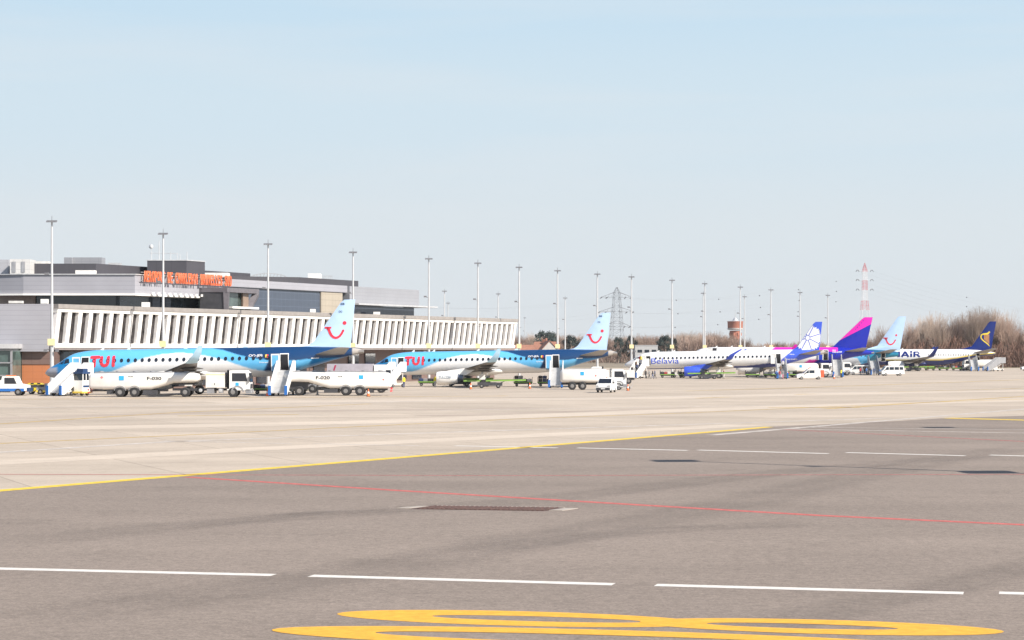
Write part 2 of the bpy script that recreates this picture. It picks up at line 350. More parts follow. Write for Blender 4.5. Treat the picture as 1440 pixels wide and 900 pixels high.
# concrete repair bands and stains
BAND = ground_mat('darker_concrete', (0.375, 0.312, 0.255), 0.1, 0.12)
BAND2 = ground_mat('paler_concrete', (0.50, 0.425, 0.345), 0.08, 0.08)
for pp, wd, m in (([(600,585),(900,576),(1250,571),(1600,574)], 3.5, BAND), ([(-80,655),(350,632),(800,610),(1050,598)], 3.2, BAND2), ([(-80,606),(500,594),(1100,572),(1500,561)], 6, BAND2), ([(-80,590),(350,579),(760,574)], 5, BAND), ([(300,566),(900,560),(1500,546)], 9, BAND2)):
    ribbon('concrete_strip', pxline(pp, 6), wd, m, 0.0025 if m is BAND else 0.005)
def mark_mat(name, dark, a=0.45):
    m = bpy.data.materials.new(name); m.use_nodes = True; n = m.node_tree.nodes; l = m.node_tree.links
    b = n['Principled BSDF']; b.inputs['Base Color'].default_value = (*dark, 1); b.inputs['Roughness'].default_value = 0.85
    uv = n.new('ShaderNodeAttribute'); uv.attribute_name = 'across'; tc = n.new('ShaderNodeTexCoord')
    no = n.new('ShaderNodeTexNoise'); no.inputs['Scale'].default_value = 0.5; no.inputs['Detail'].default_value = 7; l.new(tc.outputs['Object'], no.inputs['Vector'])
    mu = n.new('ShaderNodeMath'); mu.operation = 'MULTIPLY'; l.new(uv.outputs['Fac'], mu.inputs[0]); l.new(no.outputs['Fac'], mu.inputs[1])
    m2 = n.new('ShaderNodeMath'); m2.operation = 'MULTIPLY'; l.new(mu.outputs[0], m2.inputs[0]); m2.inputs[1].default_value = a*2
    tr = n.new('ShaderNodeBsdfTransparent'); mx = n.new('ShaderNodeMixShader'); l.new(m2.outputs[0], mx.inputs[0])
    l.new(tr.outputs[0], mx.inputs[1]); l.new(b.outputs[0], mx.inputs[2]); l.new(mx.outputs[0], n['Material Output'].inputs[0]); return m
TYRE_DARK = mark_mat('tyre_and_dark_marks', (0.10, 0.085, 0.075), 0.11)
def tyre_dark(pp, width, n=10, dz=0.0055):
    P = [Vector((*p, 0)) for p in pp]; b = MB(); vs = []; fac = []
    for i, p in enumerate(P):
        d = (P[min(i+1, len(P)-1)] - P[max(0, i-1)]).normalized(); nr = Vector((-d.y, d.x, 0))*width*.75
        end = min(1.0, i/1.5, (len(P)-1-i)/1.5)
        for t in (-1, -.45, 0, .45, 1):
            q = p + nr*t; vs.append((q.x, q.y, gz(q.x, q.y)+dz)); fac.append({0: .75, .45: 1.0, 1: 0.0}[abs(t)]*end)
    b.add(vs, [(5*i+k, 5*i+k+1, 5*i+k+6, 5*i+k+5) for i in range(len(P)-1) for k in range(4)])
    o = b.build('tyre_mark', TYRE_DARK, recalc=False); at_ = o.data.attributes.new('across', 'FLOAT', 'POINT'); at_.data.foreach_set('value', fac)
    if o.data.polygons[0].normal.z < 0: o.data.flip_normals()
    tag(o, kind='structure')
def curve_px(pp, n=14):
    g = [gnd(*p) for p in pp]; t = list(range(len(g))); fx, fy = hermite([(k, p[0]) for k, p in zip(t, g)]), hermite([(k, p[1]) for k, p in zip(t, g)])
    return [(float(fx(u)), float(fy(u))) for u in np.linspace(0, len(g)-1, n)]
tyre_dark(curve_px([(-60,880),(250,842),(560,795),(760,757),(1000,715),(1300,650),(1500,622)]), 2.6)
tyre_dark(curve_px([(-40,768),(300,735),(700,708),(1100,664),(1400,640)]), 2.2); tyre_dark(curve_px([(640,776),(900,748),(1150,735)]), 1.6)
tyre_dark(curve_px([(1000,900),(1200,852),(1330,826),(1520,778)]), 1.5); tyre_dark(curve_px([(-40,736),(20,733),(90,736)], 8), 1.6); tyre_dark(curve_px([(250,742),(450,722),(640,716)]), 1.3)  # second band: a short soft dark patch at the left asphalt edge
# elongated yellow stand number, seen lying on its side
def oval_ring(c, ax, a, bw, st, n=40, hole=None):
    ux, uy = ax; o = []; i_ = []; h0, h1 = hole if hole else (-a+st*3.3, a-st*3.3)
    for k in range(n):
        t = 2*math.pi*k/n
        for r, lst in ((1, o), (0, i_)):
            p = a*math.cos(t) if r else (h0+h1)/2+(h1-h0)/2*math.cos(t); q = (bw-(0 if r else st))*math.sin(t); lst.append((c[0]+ux*p-uy*q, c[1]+uy*p+ux*q))
    return o, i_
dgt = MB()
def ring_add(c, ax, a, bw, st, z, hole=None):
    o, i_ = oval_ring(c, ax, a, bw, st, hole=hole); n = len(o)
    dgt.add([(x, y, z) for x, y in o] + [(x, y, z) for x, y in i_], [(k, (k+1) % n, n+(k+1) % n, n+k) for k in range(n)])
p0 = Vector(gnd(475, 863)); p1 = Vector(gnd(1412, 889)); ax = (p1-p0).normalized(); L8 = (p1-p0).length; nr = Vector((-ax.y, ax.x))
def build_digit(name, fn, z=0.009):
    global dgt; dgt = MB(); fn(z); o = dgt.build(name, LYN, recalc=False)
    if o.data.polygons[0].normal.z < 0: o.data.flip_normals()
    tag(o, kind='structure')
la, lb = L8*0.565/2, L8*0.53/2
def eight(z):
    ring_add(p0+ax*la, ax, la, 1.12, 0.74, z, (-la+L8*.15, la-L8*.09)); ring_add(p1-ax*lb, ax, lb, 1.05, 0.70, z+0.002, (-lb+L8*.10, lb-L8*.15))
build_digit('stand_number', eight)
q0 = Vector(gnd(385, 885)); build_digit('stand_number', lambda z: ring_add(q0+ax*L8*0.5-nr*0.1, ax, L8*0.5, 1.3, 0.74, z+0.004, (-L8*.5+L8*.155, L8*.5-L8*.155)))
# drain grate with pale concrete ends
RUST = mat('rusty_grate', (0.10, 0.055, 0.045), 0.8, var=0.5, scale=6); PALE = mat('pale_concrete', (0.36, 0.315, 0.27), 0.8)
gA, gB = Vector(gnd(563, 713.5)), Vector(gnd(805, 717)); gd = (gB-gA).normalized(); gl = (gB-gA).length; gang = math.atan2(gd.y, gd.x)
gr = empty('drain_grate', (gA.x, gA.y, 0.004), gang, 'long rusty drain grate with pale concrete ends set in the dark asphalt', 'drain')
b = MB()
k = 0.75
while k < gl-0.8: b.prism([(k,-.7),(k+.08,-.7),(k+.34,.7),(k+.26,.7)], .002, .03, 'z'); k += .16
b.build('bars', RUST, gr); b = MB(); b.prism([(.5,-.75),(gl-.8,-.75),(gl-.4,.75),(.9,.75)], .001, .012, 'z'); b.build('channel', mat('drain_channel', (0.07,0.04,0.035), .9), gr)
b = MB(); b.prism([(.0,-.5),(.45,-.5),(.85,.5),(.5,.5)], .001, .02, 'z'); b.prism([(gl-.7,-.5),(gl-.25,-.5),(gl+.1,.5),(gl-.35,.5)], .001, .02, 'z'); b.prism([(1.0,.76),(gl-.45,.76),(gl-.4,.88),(1.05,.88)], .001, .02, 'z'); b.build('concrete_edge', PALE, gr)

# ------------------------------------------------------------------ terminal
CLAD = mat_panel('grey_cladding', (0.31, 0.308, 0.335), 0.62, 400, 0.78); CLADV = mat_panel('grey_cladding_grid', (0.265, 0.27, 0.29), 0.6, 1.3, 0.8)
BLKCLAD = mat_panel('black_cladding', (0.055, 0.052, 0.06), 8.0, 2.4, 0.6); FINW = mat('white_fin', (0.80, 0.78, 0.74), 0.5, var=0.05, scale=0.3)
ROOFG = mat('roof_grey', (0.25, 0.23, 0.215), 0.8); SOFF = mat('soffit_grey', (0.22, 0.19, 0.18), 0.8); TERRA = mat_panel('terracotta_panels', (0.42, 0.155, 0.065), 0.9, 1.2, 0.8)
BROWN = mat_panel('brown_cladding', (0.16, 0.105, 0.09), 1.1, 2.6, 0.7); TGLASS = mat('tinted_glass', (0.02, 0.028, 0.036), 0.08, var=0.4, scale=0.6, spec=0.7)
BGLASS = mat_panel('curtain_glass', (0.058, 0.072, 0.098), 1.15, 1.9, 1.7, 0.12); CREAM_REFL = mat_panel('cream_reflection', (0.36, 0.315, 0.25), 1.0, 1.6, 0.6)
TO = Vector((-58.5, 272.0, -0.33)); TX = Vector((0.397, 0.918, 0)).normalized(); TN = Vector((TX.y, -TX.x, 0))
term = empty('terminal_building', TO, 0, 'long grey airport terminal with leaning white fins above its ground floor', 'terminal')
M_T = Matrix(((TX.x, -TN.x, 0, 0), (TX.y, -TN.y, 0, 0), (0, 0, 1, 0), (0, 0, 0, 1)))   # local x along the front, y inwards
ZT = 0.33
TL, NB = 148.0, 63; BAY = TL/NB
b = MB(M_T); b.prism([(0.37,5.6),(22,5.6),(22,10.45),(-0.18,10.45)], 0, TL, 'x'); b.v = [(x, y, z+ZT) for x, y, z in b.v]; b.build('pier_wall', mat('pier_glazing', (0.034, 0.030, 0.030), .35, var=.95, scale=1.3, spec=.25), term)
b = MB(M_T); b.box(-0.2, TL+0.2, -.95, 22.5, 10.5+ZT, 11.05+ZT); b.build('pier_roof', ROOFG, term)
b = MB(M_T); b.prism([(-.74,10.05),(-0.0,10.05),(-0.0,10.5),(-.82,10.5)], -0.1, TL+0.1, 'x'); b.v = [(x, y, z+ZT) for x, y, z in b.v]; b.build('top_band', FINW, term)
b = MB(M_T); b.prism([(-0.30,5.5),(0.35,5.5),(0.35,6.05),(-0.38,6.05)], -0.1, TL+0.1, 'x'); b.v = [(x, y, z+ZT) for x, y, z in b.v]; b.build('bottom_band', FINW, term)
b = MB(M_T); fw = BAY*0.36
b.add([(0,-.12,6.05+ZT),(fw,-.12,6.05+ZT),(fw,.60,6.05+ZT),(0,.60,6.05+ZT),(0,-.66,10.05+ZT),(fw,-.66,10.05+ZT),(fw,.1,10.05+ZT),(0,.1,10.05+ZT)],
      [(0,3,2,1),(4,5,6,7),(0,1,5,4),(1,2,6,5),(2,3,7,6),(3,0,4,7)])
b.m[-1] = 1; fin0 = b.build('facade_fin', [FINW, mat('fin_cheek', (0.80, 0.78, 0.76), .6, var=.12, scale=1.2)], term); fm = fin0.data
for k in range(1, NB): shared('facade_fin', fm, term, tuple(TX*BAY*k))
shared('facade_fin', fm, term, tuple(TX*(TL-fw)))
b = MB(M_T); b.box(0, TL, -.2, 22, 5.2+ZT, 5.49+ZT); b.build('soffit', SOFF, term)
b = MB(M_T); b.box(1, TL-1, 3.5, 22, 0, 5.19+ZT); b.build('ground_floor_wall', BROWN, term)
b = MB(M_T); b.box(4.0, 4.6, 3.3, 3.49, .4, 4.8); b.build('ground_floor_window', GLASS, term)
for k in range(24):
    if k % 3 != 1: 
        b = MB(M_T); b.box(3+k*6, 6.6+k*6, 3.3, 3.49, .4, 4.9); b.build('ground_floor_window', GLASS, term)
def W(X, Y, z): return (X-TO.x, Y-TO.y, z+ZT)
def wbox(name, X0, X1, Y0, Y1, z0, z1, m, parent=None):
    b = MB(); a = W(X0, Y0, z0); c = W(X1, Y1, z1); b.box(a[0], c[0], a[1], c[1], a[2], c[2]); return b.build(name, m, parent or term)
# end block facing the camera
b = MB(); b.prism([(-60,5.0),(-0.6,5.0),(0.15,11.05),(-60,11.05)], -0.6, 20, 'y'); b.v = [(x, y, z+ZT) for x, y, z in b.v]; b.build('end_wall', CLAD, term)
wbox('terracotta_wall', -62.55, -58.2, 272.3, 280, -.33, 3.35, TERRA); wbox('overhang_shade', -62.55, -58.2, 272.2, 280, 3.36, 4.98, BROWN)  # upper brown strip paints the overhang's shadow on the terracotta
wbox('lower_glazing', -58.15, -53.5, 274.5, 281, -.33, 4.97, TGLASS)
gl_ = wbox('glass_lobby', -90, -62.6, 267, 279, -.33, 5.35, mat('lobby_glass', (0.07, 0.11, 0.10), 0.08, var=.5, scale=.5, spec=.8))
b = MB()
for k in range(10): x = -62.62-k*1.75; a = W(x, 266.9, 0); b.box(a[0]-.12, a[0]+.12, a[1]-.15, a[1]+.05, 0, 5.75)
for z in (0.2, 2.0, 3.6, 5.2): a = W(-90, 266.9, z); c = W(-62.5, 267, z); b.box(a[0], c[0], a[1]-.2, c[1]-.06, a[2]-.08, a[2]+.08)
b.build('lobby_frame', GREY, gl_); wbox('lobby_roof', -90.2, -62.3, 266.4, 279, 5.38, 5.95, LGREY, gl_)
# upper storeys
CX, CY = -54.8, 310.0
def al(s, out=0.0, base=(CX, CY)): return (base[0]+TX.x*s+TN.x*out, base[1]+TX.y*s+TN.y*out)
def wall_poly(name, pts, z0, z1, m, thick_pts=None, parent=None):
    b = MB(); b.prism([(p[0]-TO.x, p[1]-TO.y) for p in pts], z0+ZT, z1+ZT, 'z'); return b.build(name, m, parent or term)
E = al(26); Ei = (E[0]-14, E[1]+6)
wall_poly('upper_band', [(-83,323),(-80,315),(-76,311.2),(-71,310),(CX,CY),E,Ei,(-83,345)], 13.4, 16.1, CLAD)
wall_poly('band_lip', [(-83.2,322),(-80.2,314.6),(-76.1,310.9),(-71,309.7),(CX+.1,CY-.3),al(26,.3),Ei,(-83,345)], 13.12, 13.38, FINW)
wall_poly('band_cap', [(-83.2,322),(-80.2,314.7),(-76.1,310.95),(-71,309.8),(CX+.1,CY-.2),al(26,.2),Ei,(-83,345)], 16.11, 16.25, LGREY)
wall_poly('upper_glazing', [(-69.8,313),(-58,312.2),al(0,-2.6),al(30,-2.2),al(30,-9),(-70,330)], 10.9, 13.1, TGLASS)
wall_poly('upper_pier', [(-90,312.5),(-69.9,312.5),(-69.9,330),(-90,330)], 10.9, 13.1, mat('warm_concrete', (0.36, 0.28, 0.24), .6))
for k in range(13): 
    x, y = al(4+k*1.5, .55); b = MB(); b.box(x-TO.x-.14, x-TO.x+.14, y-TO.y-.3, y-TO.y+.3, 13.3+ZT, 13.65+ZT); b.build('lip_bracket', FINW, term)
for px, s in ((245, 9), (262, 12)): 
    x, y = al(s, -2.3); b = MB(); b.box(x-TO.x-.7, x-TO.x+.7, y-TO.y-.4, y-TO.y, 11.2+ZT, 13.1+ZT); b.build('upper_window', BGLASS, term)
# dark framed bay that juts out
J = [al(17.5, .5), al(18.2, 4.6), al(28.8, 4.0), al(32, .3), al(32,-6), al(18,-6)]
wall_poly('bay_roof', J, 14.0, 14.7, mat('dark_frame', (0.13, 0.12, 0.13), .5))
for s_, o_, s2, o2, wd in ((18.6, 4.2, 18.6, 4.2, .6), (28.4, 3.7, 26.3, 3.2, .7)):
    p, q = al(s_, o_), al(s2, o2); b = MB(); b.tube((p[0]-TO.x, p[1]-TO.y, 14.0+ZT), (q[0]-TO.x, q[1]-TO.y, 11.0+ZT), wd, wd*.8, 4); b.build('bay_frame', MATS['dark_frame'], term)
wall_poly('bay_side', [al(17.5,.2), al(18.3,4.2), al(18.5,4.2), al(17.8,.2)], 11.0, 13.98, DARK)
wall_poly('bay_glass', [al(19,3.7), al(26.2,3.0), al(30,-1), al(19,-1)], 11.0, 13.98, mat('bay_glass', (0.05, 0.07, 0.065), .08, var=.5, scale=.4, spec=.8))
wall_poly('bay_ledge', [al(19.6,4.7), al(28.6,4.1), al(28.6,3.4), al(19.6,3.9)], 11.55, 11.85, FINW)
wall_poly('bay_corner_panel', [al(24.6,3.6), al(26.6,3.4), al(26.6,3.1), al(24.6,3.3)], 11.9, 13.97, mat('bronze_panel', (0.22, 0.16, 0.12), .4))
wall_poly('curtain_wall', [al(27,-.4), al(56.8,-.4), al(56.8,-12), al(27,-12)], 10.9, 15.1, BGLASS)
wall_poly('curtain_roof_band', [al(26.1,0), al(66,0), al(66,-14), al(26.1,-14)], 15.12, 16.3, CLAD)
wall_poly('reflecting_bay', [al(56.9,-.2), al(64.6,-.2), al(64.6,-12), al(56.9,-12)], 10.9, 15.1, CREAM_REFL)  # glass bay; its cream colour paints in the building it reflects
wall_poly('end_block', [al(66.1,.4), al(93.7,.4), al(93.7,-16), al(66.1,-16)], 13.3, 16.25, CLADV)
wall_poly('end_block_canopy', [al(66.1,2.2), al(98,2.2), al(98,-3), al(94,-3), al(94,.5), al(66.1,.5)], 13.0, 13.28, LGREY)
wall_poly('end_block_glazing', [al(64.7,-.5), al(93.4,-.5), al(93.4,-14), al(64.7,-14)], 10.9, 12.98, BGLASS)
# roof storeys and plant
def bp(px, Y): return ((px-720)*Y/F, Y)
P0 = bp(42, 324); P1 = bp(135, 324); P2 = (P1[0]+TX.x*46, P1[1]+TX.y*46)
wall_poly('roof_storey', [P0, P1, P2, (P2[0]-10, P2[1]+5), (P0[0]-3, P0[1]+25)], 16.0, 18.3, BLKCLAD)
Q0 = bp(207, 334); Q1 = bp(262, 334); Q2 = (Q1[0]+TX.x*5.5, Q1[1]+TX.y*5.5)
wall_poly('plant_room', [Q0, Q1, Q2, (Q2[0]-5, Q2[1]+5), (Q0[0], Q0[1]+9)], 16.0, 19.15, BLKCLAD)
wall_poly('plant_room_coping', [(Q0[0]-.1,Q0[1]-.1), (Q1[0]+.1,Q1[1]-.1), (Q2[0]+.1,Q2[1]), (Q2[0]-5, Q2[1]+5.1), (Q0[0], Q0[1]+9.1)], 19.16, 19.3, LGREY)
S0 = bp(318, 352); S1 = (S0[0]+11.5, S0[1]+5); S2 = (S1[0]+TX.x*21.5, S1[1]+TX.y*21.5)
wall_poly('rear_storey', [S0, S1, S2, (S2[0]-10, S2[1]+5), (S0[0]-5, S0[1]+14)], 15.9, 17.35, BLKCLAD)
b = MB(); 
for x in (Q0[0]+.5, Q0[0]+1.7): b.tube(W(x, 335, 19.2), W(x, 335, 21.2 if x < Q0[0]+1 else 22.3), .06, .05, 5)
b.tube(W(Q0[0]+.2, 335, 20.4), W(Q0[0]+4.6, 335, 20.3), .05, .05, 5); b.tube(W(Q0[0]+4.6, 335, 19.2), W(Q0[0]+4.6, 335, 20.4), .05, .05, 5)
b.lathe([(-.12,.1),(0,.32),(.1,.36),(.14,.2)], W(Q0[0]+.45, 334.8, 21.4), 'y', 12)
for px, h in ((240, 20.6), (253, 20.2), (263, 20.6)): x, _ = bp(px, 335); b.tube(W(x, 335, 19.2), W(x, 335, h), .07, .05, 5)
b.build('roof_antenna', LGREY, term)
UNITW = mat_panel('unit_panels_white', (0.50, 0.49, 0.47), 1.1, 1.3, 0.7); UNITG = mat_panel('unit_panels_grey', (0.36, 0.36, 0.38), 1.1, 1.3, 0.7)
for nm, pxa, pxb, Y, ya, yb, m, dep in (('air_handling_unit', 14, 42, 321, 364.5, 385, UNITW, 4), ('air_handling_unit', -30, 12, 324, 365, 386, UNITG, 6), ('roof_cabinet', 90, 101, 330, 362, 373, CLADV, 3), ('roof_cabinet', 102, 143, 331, 362, 373, CLADV, 3),
        ('roof_cabinet', 44, 68, 330, 367.5, 374, WHITE2, 3), ('roof_vent', 152, 168, 334, 369.5, 377, LGREY, 2), ('roof_vent', 106, 133, 312, 380, 386.5, WHITE2, 1.5), ('roof_cabinet', 279, 320, 345, 383.5, 390, WHITE2, 3),
        ('roof_vent', 433, 450, 372, 384.5, 392.5, WHITE, 3), ('roof_vent', 57, 66, 285, 420.5, 427, WHITE, 1.2), ('roof_vent', 199, 209, 300, 425, 432, WHITE, 1.2), ('roof_vent', 436, 443, 352, 434.5, 440, WHITE, 1.2), ('roof_vent', 525, 534, 378, 438.5, 443.5, WHITE, 1.2), ('roof_vent', 12, 31, 290, 423, 426.5, WHITE2, 1.0)):
    (xa, _), (xb, _) = bp(pxa, Y), bp(pxb, Y); wbox(nm, xa, xb, Y, Y+dep, zz(yb, Y), zz(ya, Y), m)
for px in (17, 30): (xa, _), (xb, _) = bp(px, 320.9), bp(px+5, 320.9); wbox('louvre', xa, xb, 320.9, 320.98, zz(383, 321), zz(368, 321), GREY)
b = MB(); (xa, _), (xb, _) = bp(344, 372), bp(401, 372)
for k in range(13):
    t = k/12; x = xa+(xb-xa)*t; h = 17.3+1.2*math.sin(math.pi*min(1, max(0, t))*.98)**.4; b.tube(W(x, 372, 17.2), W(x+.5, 372, h), .07, .07, 4)
    if k: b.tube(W(xa+(xb-xa)*(k-1)/12+.5, 372, hp), W(x+.5, 372, h), .09, .09, 4)
    hp = h
b.build('skylight_frame', LGREY, term)
b = MB(); (xa, _), (xb, _) = bp(452, 376), bp(467, 376)
for k in range(7): x = xa+(xb-xa)*k/6; b.tube(W(x, 376, 17), W(x, 376, 18.2), .06, .06, 4)
b.tube(W(xa, 376, 18.2), W(xb, 376, 18.2), .06, .06, 4); b.build('roof_railing', LGREY, term)
# the rooftop sign
sg = empty('rooftop_sign', W(CX, CY, 14.9), 0, 'orange lettering reading AEROPORT DE CHARLEROI BRUXELLES SUD along the terminal roof edge', 'sign')
sg.location = (CX+TN.x*.7, CY+TN.y*.7, 15.12); sg.rotation_euler = (0, 0, math.atan2(TX.y, TX.x))
txt = 'AEROPORT DE CHARLEROI BRUXELLES SUD'; sface = mat('sign_orange', (0.72, 0.12, 0.04), .45); sside = mat('sign_side', (0.70, 0.28, 0.14), .5)
s_ = 1.2; pitch = (26.0-1.2)/len(txt)
for ch in txt:
    if ch != ' ':
        me = text_mesh(ch, 1.0, 0.022, 0.05); xs = [v.co.x for v in me.vertices]; ys = [v.co.y for v in me.vertices]; wx = max(.12, max(xs)-min(xs)); wz = max(ys)-min(ys)
        wd = pitch*(.80 if ch != 'I' else .35); off = (pitch-wd)/2
        for v in me.vertices: v.co = Vector((s_+off+(v.co.x-min(xs))/wx*wd, v.co.z*1.6, (v.co.y-min(ys))/wz*1.62))
        me.materials.clear(); me.materials.append(sface); me.materials.append(sside)
        for p in me.polygons: p.material_index = 0 if abs(p.normal.y) > .5 else 1
        o = bpy.data.objects.new('letter', me); COL.objects.link(o); setpar(o, sg)
    s_ += pitch
b = MB(); b.box(1, 26.2, .3, .4, .15, .25); b.box(1, 26.2, .3, .4, 1.35, 1.45); b.build('sign_rail', GREY, sg)

# ------------------------------------------------------------------ airliners
AIRPAINT = mat_attr('airliner_paint', 0.28)
WINGG = mat('wing_grey', (0.115, 0.105, 0.095), 0.4, var=0.1); TAILG = mat('tailplane_grey', (0.23, 0.21, 0.19), .4, var=.1); TIPBLUE = mat('winglet_pale_blue', (0.45, 0.66, 0.80), .35); NOZZ = mat('engine_nozzle', (0.14, 0.16, 0.2), 0.35, 0.6)  # wing grey set darker than its paint, in place of underside shade
FINBLUE = mat('fin_pale_blue', (0.44, 0.60, 0.80), .32, var=.03); TUIRED = mat('bright_red_lettering', (0.70, 0.035, 0.06), .4); BELBLUE = mat('strong_blue_paint', (0.045, 0.10, 0.60), .32, var=.05)
WIZPINK = mat('magenta_paint', (0.78, 0.02, 0.42), .32, var=.05); WIZBLUE = mat('deep_blue_paint', (0.008, 0.02, 0.36), .32, var=.05); RYNAVY = mat('navy_blue_paint', (0.004, 0.018, 0.155), .32, var=.05); RYYEL = mat('golden_yellow_paint', (0.80, 0.60, 0.04), .4)
PAPER = mat('white_lettering', (0.8, 0.8, 0.8), .4, var=0); DOORWAY = mat('dark_doorway', (0.006, 0.006, 0.008), .8, var=0); PALEGREY = mat('pale_grey_lettering', (0.30, 0.34, 0.38), .5, var=0)
EXH = mat('tail_cone_metal', (0.40, 0.36, 0.32), .3, .6)
C_SKY = (0.115, 0.43, 0.72); C_MID = (0.008, 0.20, 0.48); C_NAVY = (0.008, 0.045, 0.135); C_WHITE = (0.78, 0.77, 0.75); C_PALE = (0.50, 0.72, 0.83)

class Spec: pass
def ejet(plug=0.0):
    s = Spec(); p1 = plug/2
    sh = lambda x: x + (p1 if x > 9 else 0) + (p1 if x > 20 else 0)
    s.sh = sh; T = lambda L: [(sh(x), z) for x, z in L]
    s.L = 36.24 + plug
    s.top = T([(0,2.72),(.25,3.08),(.9,3.5),(1.7,3.92),(2.6,4.5),(3.6,4.93),(5,5.17),(6.5,5.25),(24.5,5.25),(30,5.24),(33,5.14),(35.3,4.94),(36.24,4.72)])
    s.bot = T([(0,2.68),(.25,2.45),(.9,2.2),(2,2.02),(3.6,1.92),(5,1.9),(24.5,1.9),(27,2.12),(30,2.85),(33,3.68),(35.3,4.2),(36.24,4.38)])
    s.hw = T([(0,.02),(.25,.38),(.9,.75),(2,1.12),(3.6,1.4),(5.5,1.505),(24,1.505),(28,1.33),(31,.98),(34,.5),(36.24,.16)])
    s.xm = sh(17.0); s.xn = 3.4; s.pitch = 1.0; s.track = 2.97; s.wheel = .52; s.nwheel = .34
    s.wing = [(1.0, sh(12.6), 5.7, 2.35, .13), (4.9, sh(14.6), 3.6, 2.7, .12), (13.3, sh(18.6), 1.35, 3.62, .11)]
    s.winglet = [(13.3,sh(18.6),1.35,3.62),(13.75,sh(18.95),1.15,3.85),(14.05,sh(19.6),.9,4.5),(14.3,sh(20.25),.5,5.45)]
    s.eng = (sh(10.6), 4.7, 1.42, .93, 3.0)
    s.fin = dict(le=[(28.0,5.1),(30.0,5.32),(30.6,5.75),(33.75,10.1),(34.15,10.4)], te=[(35.4,10.42),(34.75,4.9)]); s.fin = {k: T(v) for k, v in s.fin.items()}
    s.stab = [(.4, sh(30.6), 3.5, 4.25, .1), (6.0, sh(33.9), 1.5, 5.0, .1)]
    s.cock = [[(1.75,3.72),(2.35,3.72),(2.45,4.22),(2.1,4.12)],[(2.45,3.74),(3.1,3.85),(3.0,4.3),(2.55,4.28)]]
    s.wz = 4.02; s.wr = (.19, .23); return s
def jet737(a320=False):
    s = Spec(); s.sh = lambda x: x; T = list
    if a320:
        s.L = 37.57; t, bo, hw = 5.87, 1.73, 1.975; s.xm = 17.7; s.xn = 5.1; k = 1.75
        s.fin = dict(le=[(28.9,5.8),(29.6,6.0),(35.3,11.5),(35.7,11.76)], te=[(37.3,11.76),(35.9,5.5)]); s.stab = [(.5,31.6,3.9,5.0,.1),(6.2,34.9,1.6,5.7,.1)]
        s.eng = (11.2,5.75,1.75,1.2,4.2); wx = 12.0
    else:
        s.L = 39.2; t, bo, hw = 5.45, 1.45, 1.88; s.xm = 19.6; s.xn = 4.0; k = 1.7
        s.fin = dict(le=[(29.0,5.4),(31.5,5.62),(33.4,6.2),(37.5,12.1),(37.9,12.45)], te=[(39.4,12.45),(38.1,5.1)]); s.stab = [(.5,33.6,3.9,4.6,.1),(7.1,38.0,1.4,5.6,.1)]
        s.eng = (12.6,4.85,1.38,.98,4.0); wx = 13.7
    d = s.L-39.2
    zc = (t+bo)/2 - .35
    s.top = [(0,zc),(.25,zc+.4),(.9,zc+.85),(1.7,zc+1.2),(2.6,t-.75),(3.6,t-.32),(5,t-.08),(6.5,t),(30+d,t),(34+d,t-.12),(37+d,t-.45),(s.L,t-.85)]
    s.bot = [(0,zc-.04),(.25,zc-.42),(.9,zc-.8),(2,zc-1.2),(3.6,bo+.12),(5.5,bo),(25+d,bo),(28+d,bo+.3),(31+d,bo+1.0),(35+d,bo+2.1),(s.L,t-1.35)]
    s.hw = [(0,.02),(.25,.4),(.9,.82),(2,1.25),(3.6,hw*.9),(5.5,hw),(25+d,hw),(29+d,hw*.88),(33+d,hw*.6),(37+d,hw*.3),(s.L,.15)]
    s.pitch = 0.0; s.track = 2.9; s.wheel = .56; s.nwheel = .36
    s.wing = [(1.2,wx,7.2,bo+.55,.13),(5.6,wx+2.4,4.7,bo+1.0,.12),(16.6,wx+8.3,1.6,bo+2.15,.1)]
    s.winglet = [(16.6,wx+8.3,1.6,bo+2.15),(17.15,wx+8.75,1.35,bo+2.45),(17.5,wx+9.5,1.0,bo+3.3),(17.85,wx+10.45,.6,bo+4.6)]
    s.cock = [[(1.6,zc+.75),(2.3,zc+.72),(2.45,zc+1.25),(1.95,zc+1.2)],[(2.4,zc+.72),(3.1,zc+.85),(3.05,zc+1.35),(2.55,zc+1.3)]]
    s.wz = t-1.42; s.wr = (.11, .17); return s
def fin_surf(sp):
    le = sorted(sp.fin['le'], key=lambda p: p[1]); te = sorted(sp.fin['te'], key=lambda p: p[1])
    fle = lambda z: float(np.interp(z, [p[1] for p in le], [p[0] for p in le])); fte = lambda z: float(np.interp(z, [p[1] for p in te], [p[0] for p in te]))
    def surf(x, z):
        a, c = fle(z), fte(z); ch = min(6.0, max(.2, c-a)); t = min(1, max(0, (x-a)/max(.1, c-a))); h = ch*.05
        return h*(t/.25 if t < .25 else (1 if t < .5 else max(0, (1-t)/.5)))
    return surf, fle, fte
def foil(x, c, z, t, y):
    P = [(0,0),(.05,.45),(.2,.9),(.4,1),(.7,.6),(1,.03),(.7,-.45),(.4,-.75),(.2,-.7),(.05,-.35)]
    return [(x+c*p, y, z+c*t*.5*q) for p, q in P]
